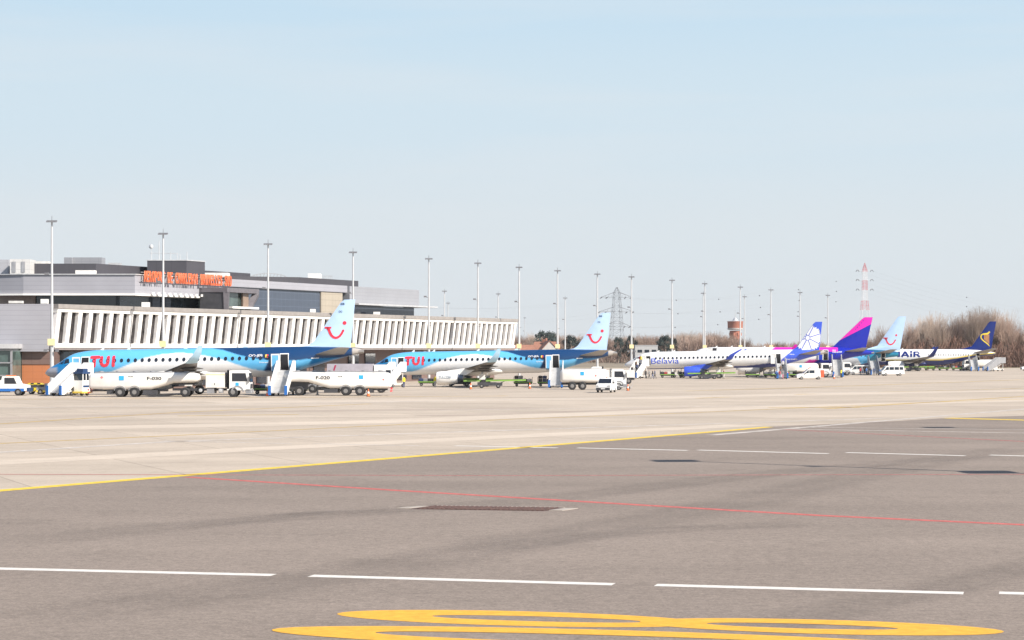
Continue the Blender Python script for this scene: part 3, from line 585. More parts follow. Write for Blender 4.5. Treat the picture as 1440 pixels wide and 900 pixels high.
def airliner(name, sp, livery, loc, yaw, label, group, finmat, scale=1.03, wing_m=None, winglet_m=None, eng_m=None, text=(), nwin=(5.6, 29, .79), doors=(), extras=None, fin_extra=None, skip=()):
    root = empty(name, loc, yaw, label, 'airliner', group); root.rotation_euler = (0, R(-sp.pitch), yaw); root.scale = (scale,)*3
    sx = sp.xm
    ft, fb, fh = hermite(sp.top), hermite(sp.bot), hermite(sp.hw)
    def surf(x, z):
        t, bo, h = float(ft(x)), float(fb(x)), float(fh(x)); rz = max(.02, (t-bo)/2); q = 1-((z-(t+bo)/2)/rz)**2
        return h*math.sqrt(max(0.0, q))
    n = 72; xs = np.concatenate([np.linspace(0, 1, 12)**1.6*3, np.arange(3.12, sp.L, .12), [sp.L]]); rings = []; cols = []
    ang = np.linspace(0, 2*np.pi, n, endpoint=False)
    for x in xs:
        t, bo, h = float(ft(x)), float(fb(x)), float(fh(x)); zc, rz = (t+bo)/2, max(.01, (t-bo)/2)
        rings.append([(x-sx, h*math.cos(a), zc+rz*math.sin(a)) for a in ang])
        for a in ang:
            z = zc+rz*math.sin(a); c = np.zeros(3)
            for ddx, ddz in ((-.04,-.04),(.04,-.04),(-.04,.04),(.04,.04)): c += np.array(livery(x+ddx, z+ddz))
            cols.append((*(c/4), 1))
    b = MB(); b.loft(rings); o = b.build('fuselage', AIRPAINT, root, smooth=60)
    ca = o.data.color_attributes.new('paint', 'FLOAT_COLOR', 'POINT'); ca.data.foreach_set('color', np.array(cols, dtype=np.float32).ravel())
    o.data.update(); fus = o
    off = lambda bm: [setattr(v, 'co', v.co) for v in bm.verts]
    S = lambda x, z: surf(x+sx, z)
    def sdec(nm, polys, m, parent=root, proud=.02, step=.2):
        return decal(nm, polys_bm([[(x-sx, z) for x, z in p] for p in polys]), S, m, parent, step, proud=proud)
    # wing fairing
    x0, x1 = sp.wing[0][1]-.8, sp.wing[0][1]+sp.wing[0][2]+2.4; bo = float(fb(x0)); fr = []
    for k in range(9):
        t = k/8; x = x0+(x1-x0)*t; rr = math.sin(math.pi*min(.999, max(.001, t)))**.5; fr.append([(x-sx, 1.72*rr*math.cos(a)*(sp.hw[6][1]/1.505), bo+.42+(.72*rr)*math.sin(a)) for a in np.linspace(0, 2*np.pi, 20, endpoint=False)])
    b = MB(); b.loft(fr); b.build('wing_fairing', WHITE if 'fair' not in skip else RYNAVY, root, smooth=60)
    for sgn in (-1, 1):
        b = MB(); b.loft([foil(x-sx, c, z, t, sgn*y) for y, x, c, z, t in [(0.2,)+sp.wing[0][1:]]+sp.wing]); wg = b.build('wing', wing_m or WINGG, root, smooth=40)
        b = MB()
        for yy in (3.2, 6.3, 9.6):
            if yy < sp.wing[-1][0]-2:
                x = float(np.interp(yy, [q[0] for q in sp.wing], [q[1]+q[2] for q in sp.wing])); z = float(np.interp(yy, [q[0] for q in sp.wing], [q[3] for q in sp.wing]))
                b = MB(); b.lathe([(-1.9,.02),(-1.3,.16),(-.3,.18),(.7,.02)], (x-sx, sgn*yy, z-.2), 'x', 8); b.build('flap_fairing', wing_m or WINGG, wg, smooth=50)
        b = MB(); b.loft([foil(x-sx, c, z, .1, sgn*y) for y, x, c, z in sp.winglet]); b.build('winglet', winglet_m or TIPBLUE, root, smooth=40)
        b = MB(); b.loft([foil(x-sx, c, z, t, sgn*y) for y, x, c, z, t in sp.stab]); b.build('tailplane', TAILG, root, smooth=40)
        ex, ey, ez, er, el = sp.eng; c = (ex-sx, sgn*ey, ez)
        b = MB(); b.lathe([(.25,er*.72),(.0,er*.86),(-.03,er*.92),(.12,er*.99),(.6,er*1.04),(1.3,er*1.04),(el*.75,er*.93),(el,er*.76)], c, 'x', 32, cap=False); en = b.build('engine', eng_m or WHITE, root, smooth=50)
        b = MB(); b.lathe([(.3,.02),(.55,er*.25),(.6,er*.74),(.9,er*.74)], c, 'x', 24); b.build('fan', DARK, en)
        b = MB(); b.lathe([(el-.25,er*.70),(el+.1,er*.62),(el+.75,er*.44)], c, 'x', 24); b.build('nozzle', NOZZ, en, smooth=50); b = MB(); b.lathe([(el+.3,er*.3),(el+1.2,.04)], c, 'x', 16); b.build('exhaust_cone', EXH, en, smooth=50)
        wz = float(np.interp(ey, [q[0] for q in sp.wing], [q[3] for q in sp.wing])); b = MB(); b.prism([(ex-sx+.9,ez+er*.85),(ex-sx+el+1.2,ez+er*.4),(ex-sx+el+2.6,wz-.05),(ex-sx+el+.8,wz+.1),(ex-sx+1.6,ez+er*1.15)], sgn*ey-.18, sgn*ey+.18, 'y'); b.build('pylon', eng_m or WHITE, en)
    # fin
    fsurf, fle, fte = fin_surf(sp); zs = sorted(set([p[1] for p in sp.fin['le']]+list(np.linspace(min(p[1] for p in sp.fin['te']), sp.fin['te'][0][1], 9)))); zs = [z for z in zs if z <= sp.fin['te'][0][1]]
    rg = []
    zlo = min(sp.fin['le'], key=lambda p: p[1])[1]
    for z in zs:
        a, c_ = fle(max(z, zlo)), fte(z); ch = min(6.0, c_-a)*.05
        rg.append([(a-sx,0,z),(a+.25*(c_-a)-sx,-ch,z),(a+.5*(c_-a)-sx,-ch,z),(c_-sx,-.01,z),(c_-sx,.01,z),(a+.5*(c_-a)-sx,ch,z),(a+.25*(c_-a)-sx,ch,z)])
    b = MB(); b.loft(rg); fin = b.build('tail_fin', finmat, root, smooth=30)
    FS = lambda x, z: fsurf(x+sx, z)
    if fin_extra: fin_extra(fin, FS, sx, fle, fte)
    # landing gear
    for sgn in (-1, 1):
        b = MB(); b.tube((0, sgn*sp.track, sp.wheel), (-.1, sgn*(sp.track-.1), sp.wing[0][3]+.4), .11, .13, 8); b.tube((0, sgn*sp.track, sp.wheel), (.9, sgn*(sp.track-.6), sp.wing[0][3]+.2), .05, .05, 6); g = b.build('main_gear', LGREY, root)
        b = MB(); b.box(-.5,.35, sgn*(sp.track+.14)-.03, sgn*(sp.track+.14)+.03, 1.05, 1.9); b.build('gear_door', WHITE, g)
        for q in (-.24, .24):
            b = MB(); b.lathe([(-.17,sp.wheel*.8),(-.12,sp.wheel*.99),(.12,sp.wheel*.99),(.17,sp.wheel*.8)], (0, sgn*sp.track+q, sp.wheel), 'y', 20); b.mi = 1; b.lathe([(-.175,sp.wheel*.55),(.175,sp.wheel*.55)], (0, sgn*sp.track+q, sp.wheel), 'y', 16); b.build('wheel', [BLACK, HUB], g)
    zg = (sx-sp.xn)*math.tan(R(sp.pitch)); xn = sp.xn-sx
    b = MB(); b.tube((xn,0,zg+sp.nwheel),(xn-.15,0,float(fb(sp.xn))+.2), .08,.1,8); b.box(xn-.7,xn+.4,-.45,-.42,float(fb(sp.xn))-.5,float(fb(sp.xn))+.1); g = b.build('nose_gear', LGREY, root)
    for q in (-.2,.2):
        b = MB(); b.lathe([(-.1,sp.nwheel*.8),(-.07,sp.nwheel),(.07,sp.nwheel),(.1,sp.nwheel*.8)], (xn,q,zg+sp.nwheel), 'y', 16); b.build('wheel', BLACK, g)
    b = MB(); b.lathe([(-.55,.27),(0,.2),(.02,.12)], (sp.L-sx, 0, (float(ft(sp.L))+float(fb(sp.L)))/2), 'x', 14); b.build('tail_cone', EXH, root)
    b = MB()
    # windows, cockpit glass, doors
    x = nwin[0]; first = None
    for k in range(nwin[1]):
        xx = nwin[0]+k*nwin[2]
        if any(abs(xx-dx) < .55 for dx, *_ in doors): continue
        o = sdec('cabin_window', [disc(xx, sp.wz, sp.wr[0], sp.wr[1], 10)], GLASS, proud=.036, step=0)
    sdec('cockpit_window', sp.cock, GLASS, proud=.015)
    for dx, opened, wd, hh, zb in doors:
        sdec('door_surround', [[(dx-wd/2-.08,zb-.05),(dx+wd/2+.08,zb-.05),(dx+wd/2+.08,zb+hh+.1),(dx-wd/2-.08,zb+hh+.1)]], WHITE if opened else PALEGREY, proud=.012)
        sdec('doorway' if opened else 'door', [[(dx-wd/2,zb),(dx+wd/2,zb),(dx+wd/2,zb+hh),(dx-wd/2,zb+hh)]], DOORWAY if opened else WHITE, proud=.024)
        if opened:
            yy = -surf(dx, zb+hh*.4)-.28; b = MB(); b.box(dx-wd*1.65-sx, dx-wd*.62-sx, yy-.06, yy+.06, zb, zb+hh); dd = b.build('door', opened, root)
            b = MB(); b.box(dx-wd*1.65-sx-.04, dx-wd*.62-sx+.04, yy-.085, yy-.062, zb+hh-.1, zb+hh+.06); b.box(dx-wd*.62-sx-.1, dx-wd*.62-sx+.04, yy-.085, yy-.062, zb, zb+hh-.1); b.box(dx-wd*1.65-sx-.04, dx-wd*1.65-sx+.06, yy-.085, yy-.062, zb, zb+hh-.1); b.build('door_edge', WHITE, dd)
    for k, px_ in enumerate((6.5, 9.5, 16.0)):
        z = float(ft(px_)); b = MB(); b.prism([(px_-sx-.2,z-.05),(px_-sx+.25,z-.05),(px_-sx+.32,z+.28),(px_-sx+.18,z+.28)], -.02, .02, 'y'); b.build('aerial', WHITE, root)
    for txt_, xa, xb, za, zb, m, bold in text:
        bm = fit_text(txt_, xa-sx, xb-sx, za, zb, bold); decal('lettering', bm, S, m, root, .2, proud=.03)
    if extras: extras(root, S, sx, sdec)
    return root

# --- liveries; pixel notes were taken along one side view of the first jet and turned into metres along its hull
def hull(px, py):
    x = (px-62)/12.48; return x, (491-py)/12.48+5.146-(x-17)*.0175
Wl = [hull(*p) for p in ((62,531),(120,530),(150,526.5),(162,522),(189,511),(207,503.5),(234,497.8),(260,496),(279,498),(298,501),(318,505.5),(337,512),(357,518.5),(372,521.2),(395,522.5),(440,525))]
Nl = [hull(*p) for p in ((300,488.5),(304,490),(318,492.2),(327,495),(341,499.2),(357,502.8),(372,505.2),(384,506),(420,506.5),(446,504),(470,503),(500,502))]
Wx, Wz = [p[0] for p in Wl], [p[1] for p in Wl]; Nx, Nz = [p[0] for p in Nl], [p[1] for p in Nl]
def livery_smile(x, z):
    if x > 28.6 and False: return C_WHITE
    if x > 35.0: return (0.42, 0.38, 0.34)
    if x < 1.75 and z < 3.35: return (0.36, 0.36, 0.40)
    wz = np.interp(x, Wx, Wz); nz = np.interp(x, Nx, Nz, left=99)
    if z > nz: return C_NAVY
    if x < 26 and z < wz: return C_WHITE
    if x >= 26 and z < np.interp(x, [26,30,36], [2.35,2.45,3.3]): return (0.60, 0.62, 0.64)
    if x > 30.9-(z-4.3)*-.62 and x > 29: return C_MID
    if 25.1+(z-2.6)*.55 < x < 26.2+(z-2.6)*.3: return C_NAVY
    if x < 3.2: return C_MID if x < 2.9 else C_SKY
    return C_SKY
def smile(fin, FS, sx, fle, fte, k=1.0, z0=0.0, x0=0.0):
    bx_, bz_ = hull(476, 466)
    f = lambda px, py: (bx_+(hull(px, py)[0]-bx_)*k+x0-sx, bz_+(hull(px, py)[1]-bz_)*k+z0-.02)
    arc = [f(*p) for p in ((466.2,463.5),(467.5,467.5),(469.5,471.2),(472.5,474),(475.5,474.9),(478.5,474.2),(481.5,472),(484,468.8),(486.3,464.5))]
    P = stroke(arc, .30, .24) + [[f(460.2,459.3),f(469.6,459.3),f(469.6,461.8),f(460.2,461.8)]] + stroke([f(464.5,461),f(466.2,463.8)], .3)
    decal('smile_emblem', polys_bm(P), FS, TUIRED, fin, .4, proud=.03); decal('smile_dot', polys_bm([disc(*f(488.3,453.9), .215)]), FS, TUIRED, fin, .4, proud=.03)
    for t, q, wd in () if k > 1 else (('EB', (484.6,427.2), .34), ('OO', (481.6,438), .3)):
        a = f(*q); bm = fit_text(t, a[0]-.1, a[0]+wd, a[1]-.12, a[1]+.12, .01); decal('lettering', bm, FS, NAVY, fin, 0, proud=.03)
def tui_extras(reg):
    def ex(root, S, sx, sdec):
        f = lambda px, py: hull(px, py)
        # T U I drawn as heavy strokes with soft ends
        w_ = .35; f0 = f; f = lambda px, py: (f0(px, py)[0]+.28, f0(px, py)[1])
        T = stroke([f(129.5,502.6),f(139.5,502.2)], w_) + stroke([f(134,502.8),f(133,514.6)], w_)
        U = stroke([f(143.8,502.8),f(143.2,508.5),f(143.6,511.5),f(145.3,513.6),f(148,514.2),f(150.7,513.2),f(152.3,511),f(153,508),f(153.2,502.4)], w_)
        I = stroke([f(160.8,502),f(160.2,514)], w_)
        for P in (T, U, I): sdec('lettering', P, TUIRED, root, .03)
        f = f0; a = f(354.8,500.6); bm = fit_text(reg, a[0]-sx, a[0]-sx+1.55, a[1]-.16, a[1]+.18, .012); decal('lettering', bm, S, PAPER, root, .2, proud=.03)
        for k, c in enumerate((INK, YELLOW, RED)): q = f(376+k*2.1, 500.6); sdec('flag', [[(q[0],q[1]-.16),(q[0]+.17,q[1]-.16),(q[0]+.17,q[1]+.18),(q[0],q[1]+.18)]], c, root, .03)
        a = f(370,509.6); bm = fit_text('Embraer', a[0]-sx, a[0]-sx+1.0, a[1]-.07, a[1]+.1, .005); decal('lettering', bm, S, PAPER, root, .2, proud=.03)
        ex_, ey, ez, er, el = ejet().eng; se = lambda x, z: ey+math.sqrt(max(0, (er*1.035)**2-(z-ez)**2))
        bm = fit_text('TUI.COM', ex_-sx+.35, ex_-sx+2.1, ez-.08, ez+.34, .035); decal('lettering', bm, se, PALEGREY, root, .2, proud=.03)
        q = f(446,503.5); sdec('lettering', stroke([(q[0]-.3,q[1]),(q[0]+.5,q[1])], .1), PAPER, root, .03)
    return ex
SKYDOOR = mat('sky_blue_door', (0.14, 0.44, 0.72), .35)
J = ejet()
p = at(0, 248); XL = lambda px, Y: (px-720)*Y/F
NJ = 4.95
def tui(px_nose, Y, yaw, label, reg):
    root_x = XL(px_nose, Y)+J.xm*1.03*math.cos(yaw)
    return airliner('airliner', J, livery_smile, (root_x, Y, gz(root_x, Y)), yaw, label, 'airliners parked in a row', FINBLUE, doors=((4.95, SKYDOOR, .8, 1.7, 2.72), (27.45, SKYDOOR, .85, 1.85, 2.55)),
             text=(), nwin=(5.95, 27, .785), extras=tui_extras(reg), fin_extra=smile)
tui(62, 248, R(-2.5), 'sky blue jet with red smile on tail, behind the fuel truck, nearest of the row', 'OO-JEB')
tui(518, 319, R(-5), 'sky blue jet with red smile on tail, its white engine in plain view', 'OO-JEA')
# white jet with blue belly and a flower on its fin
JB = ejet(2.41)
def livery_flower(x, z):
    if x > 37.4: return (0.42, 0.38, 0.34)
    if z > np.interp(x, [26.5, 31.3, 33.5, 34.2], [0, 0, 5.0, 9], left=99, right=9) if False else (x > 28.9+(z-2.4)*.62*1.9): return (0.05, 0.11, 0.60)
    if z < np.interp(x, [0,5,16,19,21,24,27.5,30,33,39], [1.8,2.05,2.1,2.2,2.25,2.35,2.7,3.15,4.2,5.2]): return (0.012, 0.03, 0.20)
    return C_WHITE
def flower(fin, FS, sx, fle, fte):
    cx, cz = 35.0-sx, 7.4; P = []; n8 = 8
    for k in range(n8):
        a0 = math.pi/2-.1+k*2*math.pi/n8; pts = []; r0, r1 = .52, 2.7; h = math.pi/n8
        for t in (-.82, -.4, 0, .4, .82): pts.append((cx+r0*math.cos(a0+h*t*.78), cz+r0*math.sin(a0+h*t*.78)))
        m = 9
        for i in range(m):
            t = .93-1.86*i/(m-1); r = (r1 if i % 2 == 0 else r1*.87)*(1-.07*t*t); pts.append((cx+r*math.cos(a0+h*t), cz+r*math.sin(a0+h*t)))
        P.append(pts)
    P.append(disc(cx, cz, .40))
    le = JB.fin['le']; te = JB.fin['te']; a, b_ = Vector((le[2][0]-sx,0,le[2][1])), Vector((le[3][0]-sx,0,le[3][1])); d = (b_-a).normalized(); c, e = Vector((te[1][0]-sx,0,te[1][1])), Vector((te[0][0]-sx,0,te[0][1])); d2 = (e-c).normalized()
    nl, nr_ = Vector((-d.z,0,d.x)), Vector((d2.z,0,-d2.x))
    decal('flower_emblem', polys_bm(P), FS, PAPER, fin, .4, clip=((a-nl*.05, nl), (c-nr_*.05, nr_)), proud=.03)
    bm = fit_text('514', 34.9-sx, 35.9-sx, 5.28, 5.5, .01); decal('lettering', bm, FS, PAPER, fin, 0, proud=.04)
def bel_extras(root, S, sx, sdec):
    a = 31.0-sx; bm = fit_text('EW-514PO', a, a+2.0, 3.25, 3.5, .02); decal('lettering', bm, S, PAPER, root, .2, proud=.03)
    bm = fit_text('Embraer', 31.6-sx, 32.5-sx, 4.25, 4.45, .01); decal('lettering', bm, S, PAPER, root, .2, proud=.03)
YB = 414; bx = XL(878, YB)+JB.xm*1.015
WINGLB = BELBLUE
airliner('airliner', JB, livery_flower, (bx, YB, gz(bx, YB)), R(-8), 'white jet with blue engine, navy belly and a white flower on its blue tail', 'airliners parked in a row', BELBLUE, scale=1.015, winglet_m=BELBLUE, eng_m=BELBLUE,
         text=(('Belavia', 5.3, 10.6, 2.95, 4.0, BELBLUE, .0),), nwin=(6.2, 29, .80), doors=((4.75, WHITE, .8, 1.7, 2.75), (29.45, WHITE, .85, 1.85, 2.6)), extras=bel_extras, fin_extra=flower)
# white, magenta and blue jet
JW = jet737(True)
def livery_pink(x, z):
    if z > 5.02+.0*x and 18.2+(5.87-z)*-1.2 < x < 30.5: return (0.78, 0.02, 0.42)
    if x > 25.2+(z-2.2)*1.2:
        return (0.008, 0.02, 0.36)
    if x > 23.0+(z-2.2)*1.6 and z < 3.4: return (0.6, 0.015, 0.32)
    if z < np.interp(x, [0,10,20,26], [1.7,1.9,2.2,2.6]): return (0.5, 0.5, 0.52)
    return C_WHITE
def pinkfin(fin, FS, sx, fle, fte):
    z0 = 7.2; P = [(fle(z0)-sx+.02, z0)]
    for z in (7.5, 9, 10.5, 11.5, 11.74): P.append((fle(z)-sx+.02, z))
    P += [(fte(11.74)-sx-.02, 11.74), (fte(10.4)-sx-.02, 10.4)]
    decal('fin_stripe', polys_bm([P]), FS, WIZPINK, fin, .4, proud=.02)
def wiz_extras(root, S, sx, sdec):
    bm = fit_text('HA-LWF', 29.5-sx, 31.3-sx, 4.75, 5.05, .02); decal('lettering', bm, S, PAPER, root, .2, proud=.03); bm = fit_text('EU', 29.5-sx, 30.1-sx, 5.15, 5.35, .02); decal('lettering', bm, S, PAPER, root, .2, proud=.03)
    bm = fit_text('wizzair.com', 7.2-sx, 12.5-sx, 4.95, 5.4, .0); decal('lettering', bm, S, mat('faint_pink_lettering', (0.65, 0.5, 0.62), .5), root, .2, proud=.03)
YW = 436; wx_ = XL(961, YW)+JW.xm*1.03
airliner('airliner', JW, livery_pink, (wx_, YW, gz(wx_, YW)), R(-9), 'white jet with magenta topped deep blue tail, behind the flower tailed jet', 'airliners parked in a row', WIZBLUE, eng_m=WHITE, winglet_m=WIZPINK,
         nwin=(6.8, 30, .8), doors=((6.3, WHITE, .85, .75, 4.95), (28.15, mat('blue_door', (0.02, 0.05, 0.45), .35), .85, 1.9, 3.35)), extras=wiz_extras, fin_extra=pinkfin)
# third smile jet, mostly hidden
J7 = jet737()
def livery_smile7(x, z):
    if x > 31.5+(z-3)*-.6: return (0.01, 0.20, 0.33) if z < 4.6 else (0.008, 0.10, 0.2)
    if x > 29.5+(z-3)*-.6: return C_SKY
    if z > 3.6: return C_SKY
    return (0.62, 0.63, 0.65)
J7B = jet737(); J7B.L = 37.8; J7B.stab = [(.5,32.6,3.6,4.6,.1),(6.4,36.0,1.4,5.4,.1)]; YT = 472; tx_ = XL(1014, YT)+J7.xm*1.03
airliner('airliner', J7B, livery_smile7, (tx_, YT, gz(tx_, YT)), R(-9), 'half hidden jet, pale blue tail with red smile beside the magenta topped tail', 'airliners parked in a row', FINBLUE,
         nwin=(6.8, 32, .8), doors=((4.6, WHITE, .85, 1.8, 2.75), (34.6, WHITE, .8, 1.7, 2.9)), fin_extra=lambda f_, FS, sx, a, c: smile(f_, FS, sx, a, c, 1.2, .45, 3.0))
# navy tailed jet at the end of the row
def livery_harp(x, z):
    zb = np.interp(x, [0,4,6,20,26,30,34,39.2], [2.2,2.45,2.55,2.6,2.65,3.2,3.9,4.35])
    if z < zb: return (0.004, 0.018, 0.155)
    if z < zb+.27: return (0.80, 0.62, 0.10)
    return C_WHITE
def harp(fin, FS, sx, fle, fte):
    cx, cz = 36.75-sx, 8.4
    Q = lambda u, v: (cx+u, cz+v)
    P = stroke([Q(.95,1.35),Q(.55,.98),Q(0,.92),Q(-.55,.88),Q(-1.0,.65),Q(-1.12,.2),Q(-.98,-.3),Q(-.5,-.8),Q(.1,-1.25),Q(.6,-1.7),Q(.95,-2.1)], .42, .2)
    decal('harp_emblem', polys_bm(P), FS, RYYEL, fin, .4, proud=.03)
    P = []
    for k in range(5): u = -.25+k*.27; P += stroke([Q(u,.75),Q(u+.02,-.55-k*.26)], .13, cap=False)
    decal('harp_strings', polys_bm(P), FS, mat('harp_amber', (0.75, 0.36, 0.05), .4), fin, .4, proud=.03)
def rya_extras2(root, S, sx, sdec):
    f = lambda u, v: (u, 3.5+1.35*v)
    def N(x): return stroke([f(x,0),f(x,1)], .5, cap=False)+stroke([f(x+.1,.97),f(x+1.3,.03)], .5, cap=False)+stroke([f(x+1.4,0),f(x+1.4,1)], .5, cap=False)
    def A(x): return stroke([f(x,0),f(x+.85,1)], .5, cap=False)+stroke([f(x+.85,1),f(x+1.7,0)], .5, cap=False)+stroke([f(x+.35,.3),f(x+1.35,.3)], .32, cap=False)
    def I(x): return stroke([f(x,0),f(x,.66)], .5, cap=False)+[disc(x, f(0,.95)[1], .28)]
    def Rr(x): return stroke([f(x,0),f(x,1)], .5, cap=False)+stroke([f(x,.92),f(x+.85,.92),f(x+1.2,.7),f(x+.85,.45),f(x,.45)], .3, cap=False)+stroke([f(x+.6,.45),f(x+1.35,0)], .45, cap=False)
    def Yy(x): return stroke([f(x,1),f(x+.75,.45)], .5, cap=False)+stroke([f(x+1.5,1),f(x+.75,.45)], .5, cap=False)+stroke([f(x+.75,.5),f(x+.75,0)], .5, cap=False)
    k = 13.9
    for fn, xo in ((N, 0), (A, 2.05), (I, 4.4), (Rr, 5.2)): sdec('lettering', fn(k+xo), RYNAVY, root, .03)
    for fn, xo in ((A, -2.2), (Yy, -4.2), (Rr, -6.1)): sdec('lettering', fn(k+xo), RYNAVY, root, .03)
YR = 558; rx_ = XL(1180, YR)+J7.xm*1.03
airliner('airliner', J7, livery_harp, (rx_, YR, gz(rx_, YR)), R(-10), 'white jet with navy belly, yellow stripe and golden harp on navy tail', 'airliners parked in a row', RYNAVY, winglet_m=RYNAVY, eng_m=WHITE, skip=('fair',),
         nwin=(22.6, 17, .62), doors=((4.6, WHITE, .85, 1.8, 2.75), (34.9, WHITE, .8, 1.7, 2.7)), extras=rya_extras2, fin_extra=harp)

# ------------------------------------------------------------------ floodlight masts
GALV = mat('galvanised_steel', (0.55, 0.55, 0.55), 0.45, 0.3, var=.06); LAMPG = mat('lamp_housing', (0.16, 0.16, 0.17), .5); SIGNY = mat('stand_sign_yellow', (0.78, 0.66, 0.36), .5)
ORD = ['first','second','third','fourth','fifth','sixth','seventh','eighth','ninth','tenth','eleventh','twelfth','thirteenth','fourteenth','fifteenth','sixteenth','seventeenth']
def make_mast(H=21.2, sign=True):
    r = empty('floodlight_mast', (0,0,0))
    b = MB(); b.tube((0,0,0),(0,0,8.0),.27,.21,12); b.tube((0,0,8.0),(0,0,H-.3),.18,.11,12); b.build('pole', GALV, r, smooth=50)
    b = MB(); b.box(-.45,.45,-.45,.45,0,.25); b.build('base', GREY, r)
    b = MB(); b.box(-.62,.62,-.1,.1,H-.30,H-.2); b.tube((0,0,H-.4),(0,0,H+.35),.05,.03,6); hd = b.build('head_frame', LAMPG, r)
    for x in (-.5,-.2,.2,.5):
        b = MB(); b.prism([(-.45,H-.48),(.1,H-.36),(.12,H-.22),(-.42,H-.33)], x-.13, x+.13, 'x'); b.build('floodlight', LAMPG, hd)
    b = MB(); b.tube((0,0,.675*H),(-.5,-.1,.68*H),.04,.04,6); b.box(-.85,-.35,-.3,.1,.678*H,.69*H); b.build('side_lamp', LAMPG, r)
    b = MB(); b.tube((-.0,0,.455*H),(.4,-.1,.455*H),.04,.04,6); b.build('bracket', LAMPG, r)
    if sign:
        b = MB(); b.box(-.45,.45,-.38,-.3,5.8,6.6); b.build('stand_sign', SIGNY, r)
        b = MB(); b.tube((-.8,0,5.3),(.8,0,5.3),.05,.05,6); b.prism([(-.5,5.0),(-.3,5.0),(-.3,5.35),(-.5,5.35)], -.9, -.5, 'x'); b.prism([(-.5,5.0),(-.3,5.0),(-.3,5.35),(-.5,5.35)], .5, .9, 'x'); b.build('low_lamp', LAMPG, r)
    return r
mast0 = make_mast(); mx_ = [(73,307),(229.5,323),(377,337),(496.5,349),(603,358.5),(672,365),(730,371),(784,376),(840,381),(888,385),(945,390),(991,395),(1041,400),(1084,404),(1125,408),(1164,412)]
for i, (px, py) in enumerate(mx_):
    o = mast0 if i == 0 else dup(mast0); Y = F*15.9/(HY-py); q = at(px, Y); o.location = q; o.rotation_euler = (0,0,R(random.uniform(-4, 8)))
    tag(o, 'tall pale floodlight mast, %s from the left in the front row' % ORD[i], 'light mast', 'floodlight masts along the terminal front')
mast1 = make_mast(21.2, False)
for i, (px, py) in enumerate([(625,406),(630,423.5),(700.5,410),(737.8,445),(794.7,416),(989,409),(1047,414)]):
    o = mast1 if i == 0 else dup(mast1); Y = F*15.9/(HY-py); o.location = at(px, Y); o.rotation_euler = (0,0,R(random.uniform(-10, 10)))
    tag(o, 'slim distant floodlight mast, %s from the left in the rear row' % ORD[i], 'light mast', 'distant floodlight masts')
# masts unseen right of the view; boxes added to enlarge their shadows on the asphalt
o = dup(mast1); o.location = (29.2, 85.6, 0); o.rotation_euler = (0,0,R(4)); b = MB(); b.box(-1.1,1.1,-1.0,1.0,8.3,8.5); b.build('lower_shadow_box', LAMPG, o); b = MB(); b.box(-1.0,1.0,-.9,.9,20.6,20.8); b.build('upper_shadow_box', LAMPG, o); tag(o, 'floodlight mast standing on the asphalt beyond the right edge', 'light mast')
o = dup(mast1); o.location = (50.3, 128.8, 0); o.rotation_euler = (0,0,R(4)); b = MB(); b.box(-1.0,1.0,-.9,.9,20.6,20.8); b.build('upper_shadow_box', LAMPG, o); tag(o, 'floodlight mast standing farther off beyond the right edge', 'light mast')

# ------------------------------------------------------------------ ground vehicles
def wheel(parent, x, y, r, w=.3, name='wheel', hub=.46):
    b = MB(); b.lathe([(-w/2,r*.82),(-w/2+.04,r*.98),(w/2-.04,r*.98),(w/2,r*.82)], (x,y,r), 'y', 20)
    b.mi = 1; b.lathe([(-w/2-.015,r*hub*.5),(-w/2-.008,r*hub),(w/2+.008,r*hub),(w/2+.015,r*hub*.5)], (x,y,r), 'y', 14); return b.build(name, [BLACK, HUB], parent)
def rect_ring(x, hw, z0, z1, r=.4, n=4):
    pts = []
    for cy, cz, a0 in ((hw-r, z0+r, -90), (hw-r, z1-r, 0), (-hw+r, z1-r, 90), (-hw+r, z0+r, 180)):
        for k in range(n+1): a = R(a0+90*k/n); pts.append((x, cy+r*math.cos(a), cz+r*math.sin(a)))
    return pts
def panel(name, poly, y, m, parent, t=.02):
    b = MB(); b.prism(poly, y-t, y, 'y'); return b.build(name, m, parent)
def flat_text(txt, x0, x1, z0, z1, y, m, parent, bold=.01, mirror=False):
    bm = fit_text(txt, x0, x1, z0, z1, bold)
    return decal('lettering', bm, lambda x, z: -y, m, parent, 0, proud=0)
TANKW = mat('tank_white', (0.76, 0.73, 0.68), .32, var=.08, scale=.8); TRUCKW = mat('truck_white', (0.76, 0.75, 0.72), .3, var=.04)
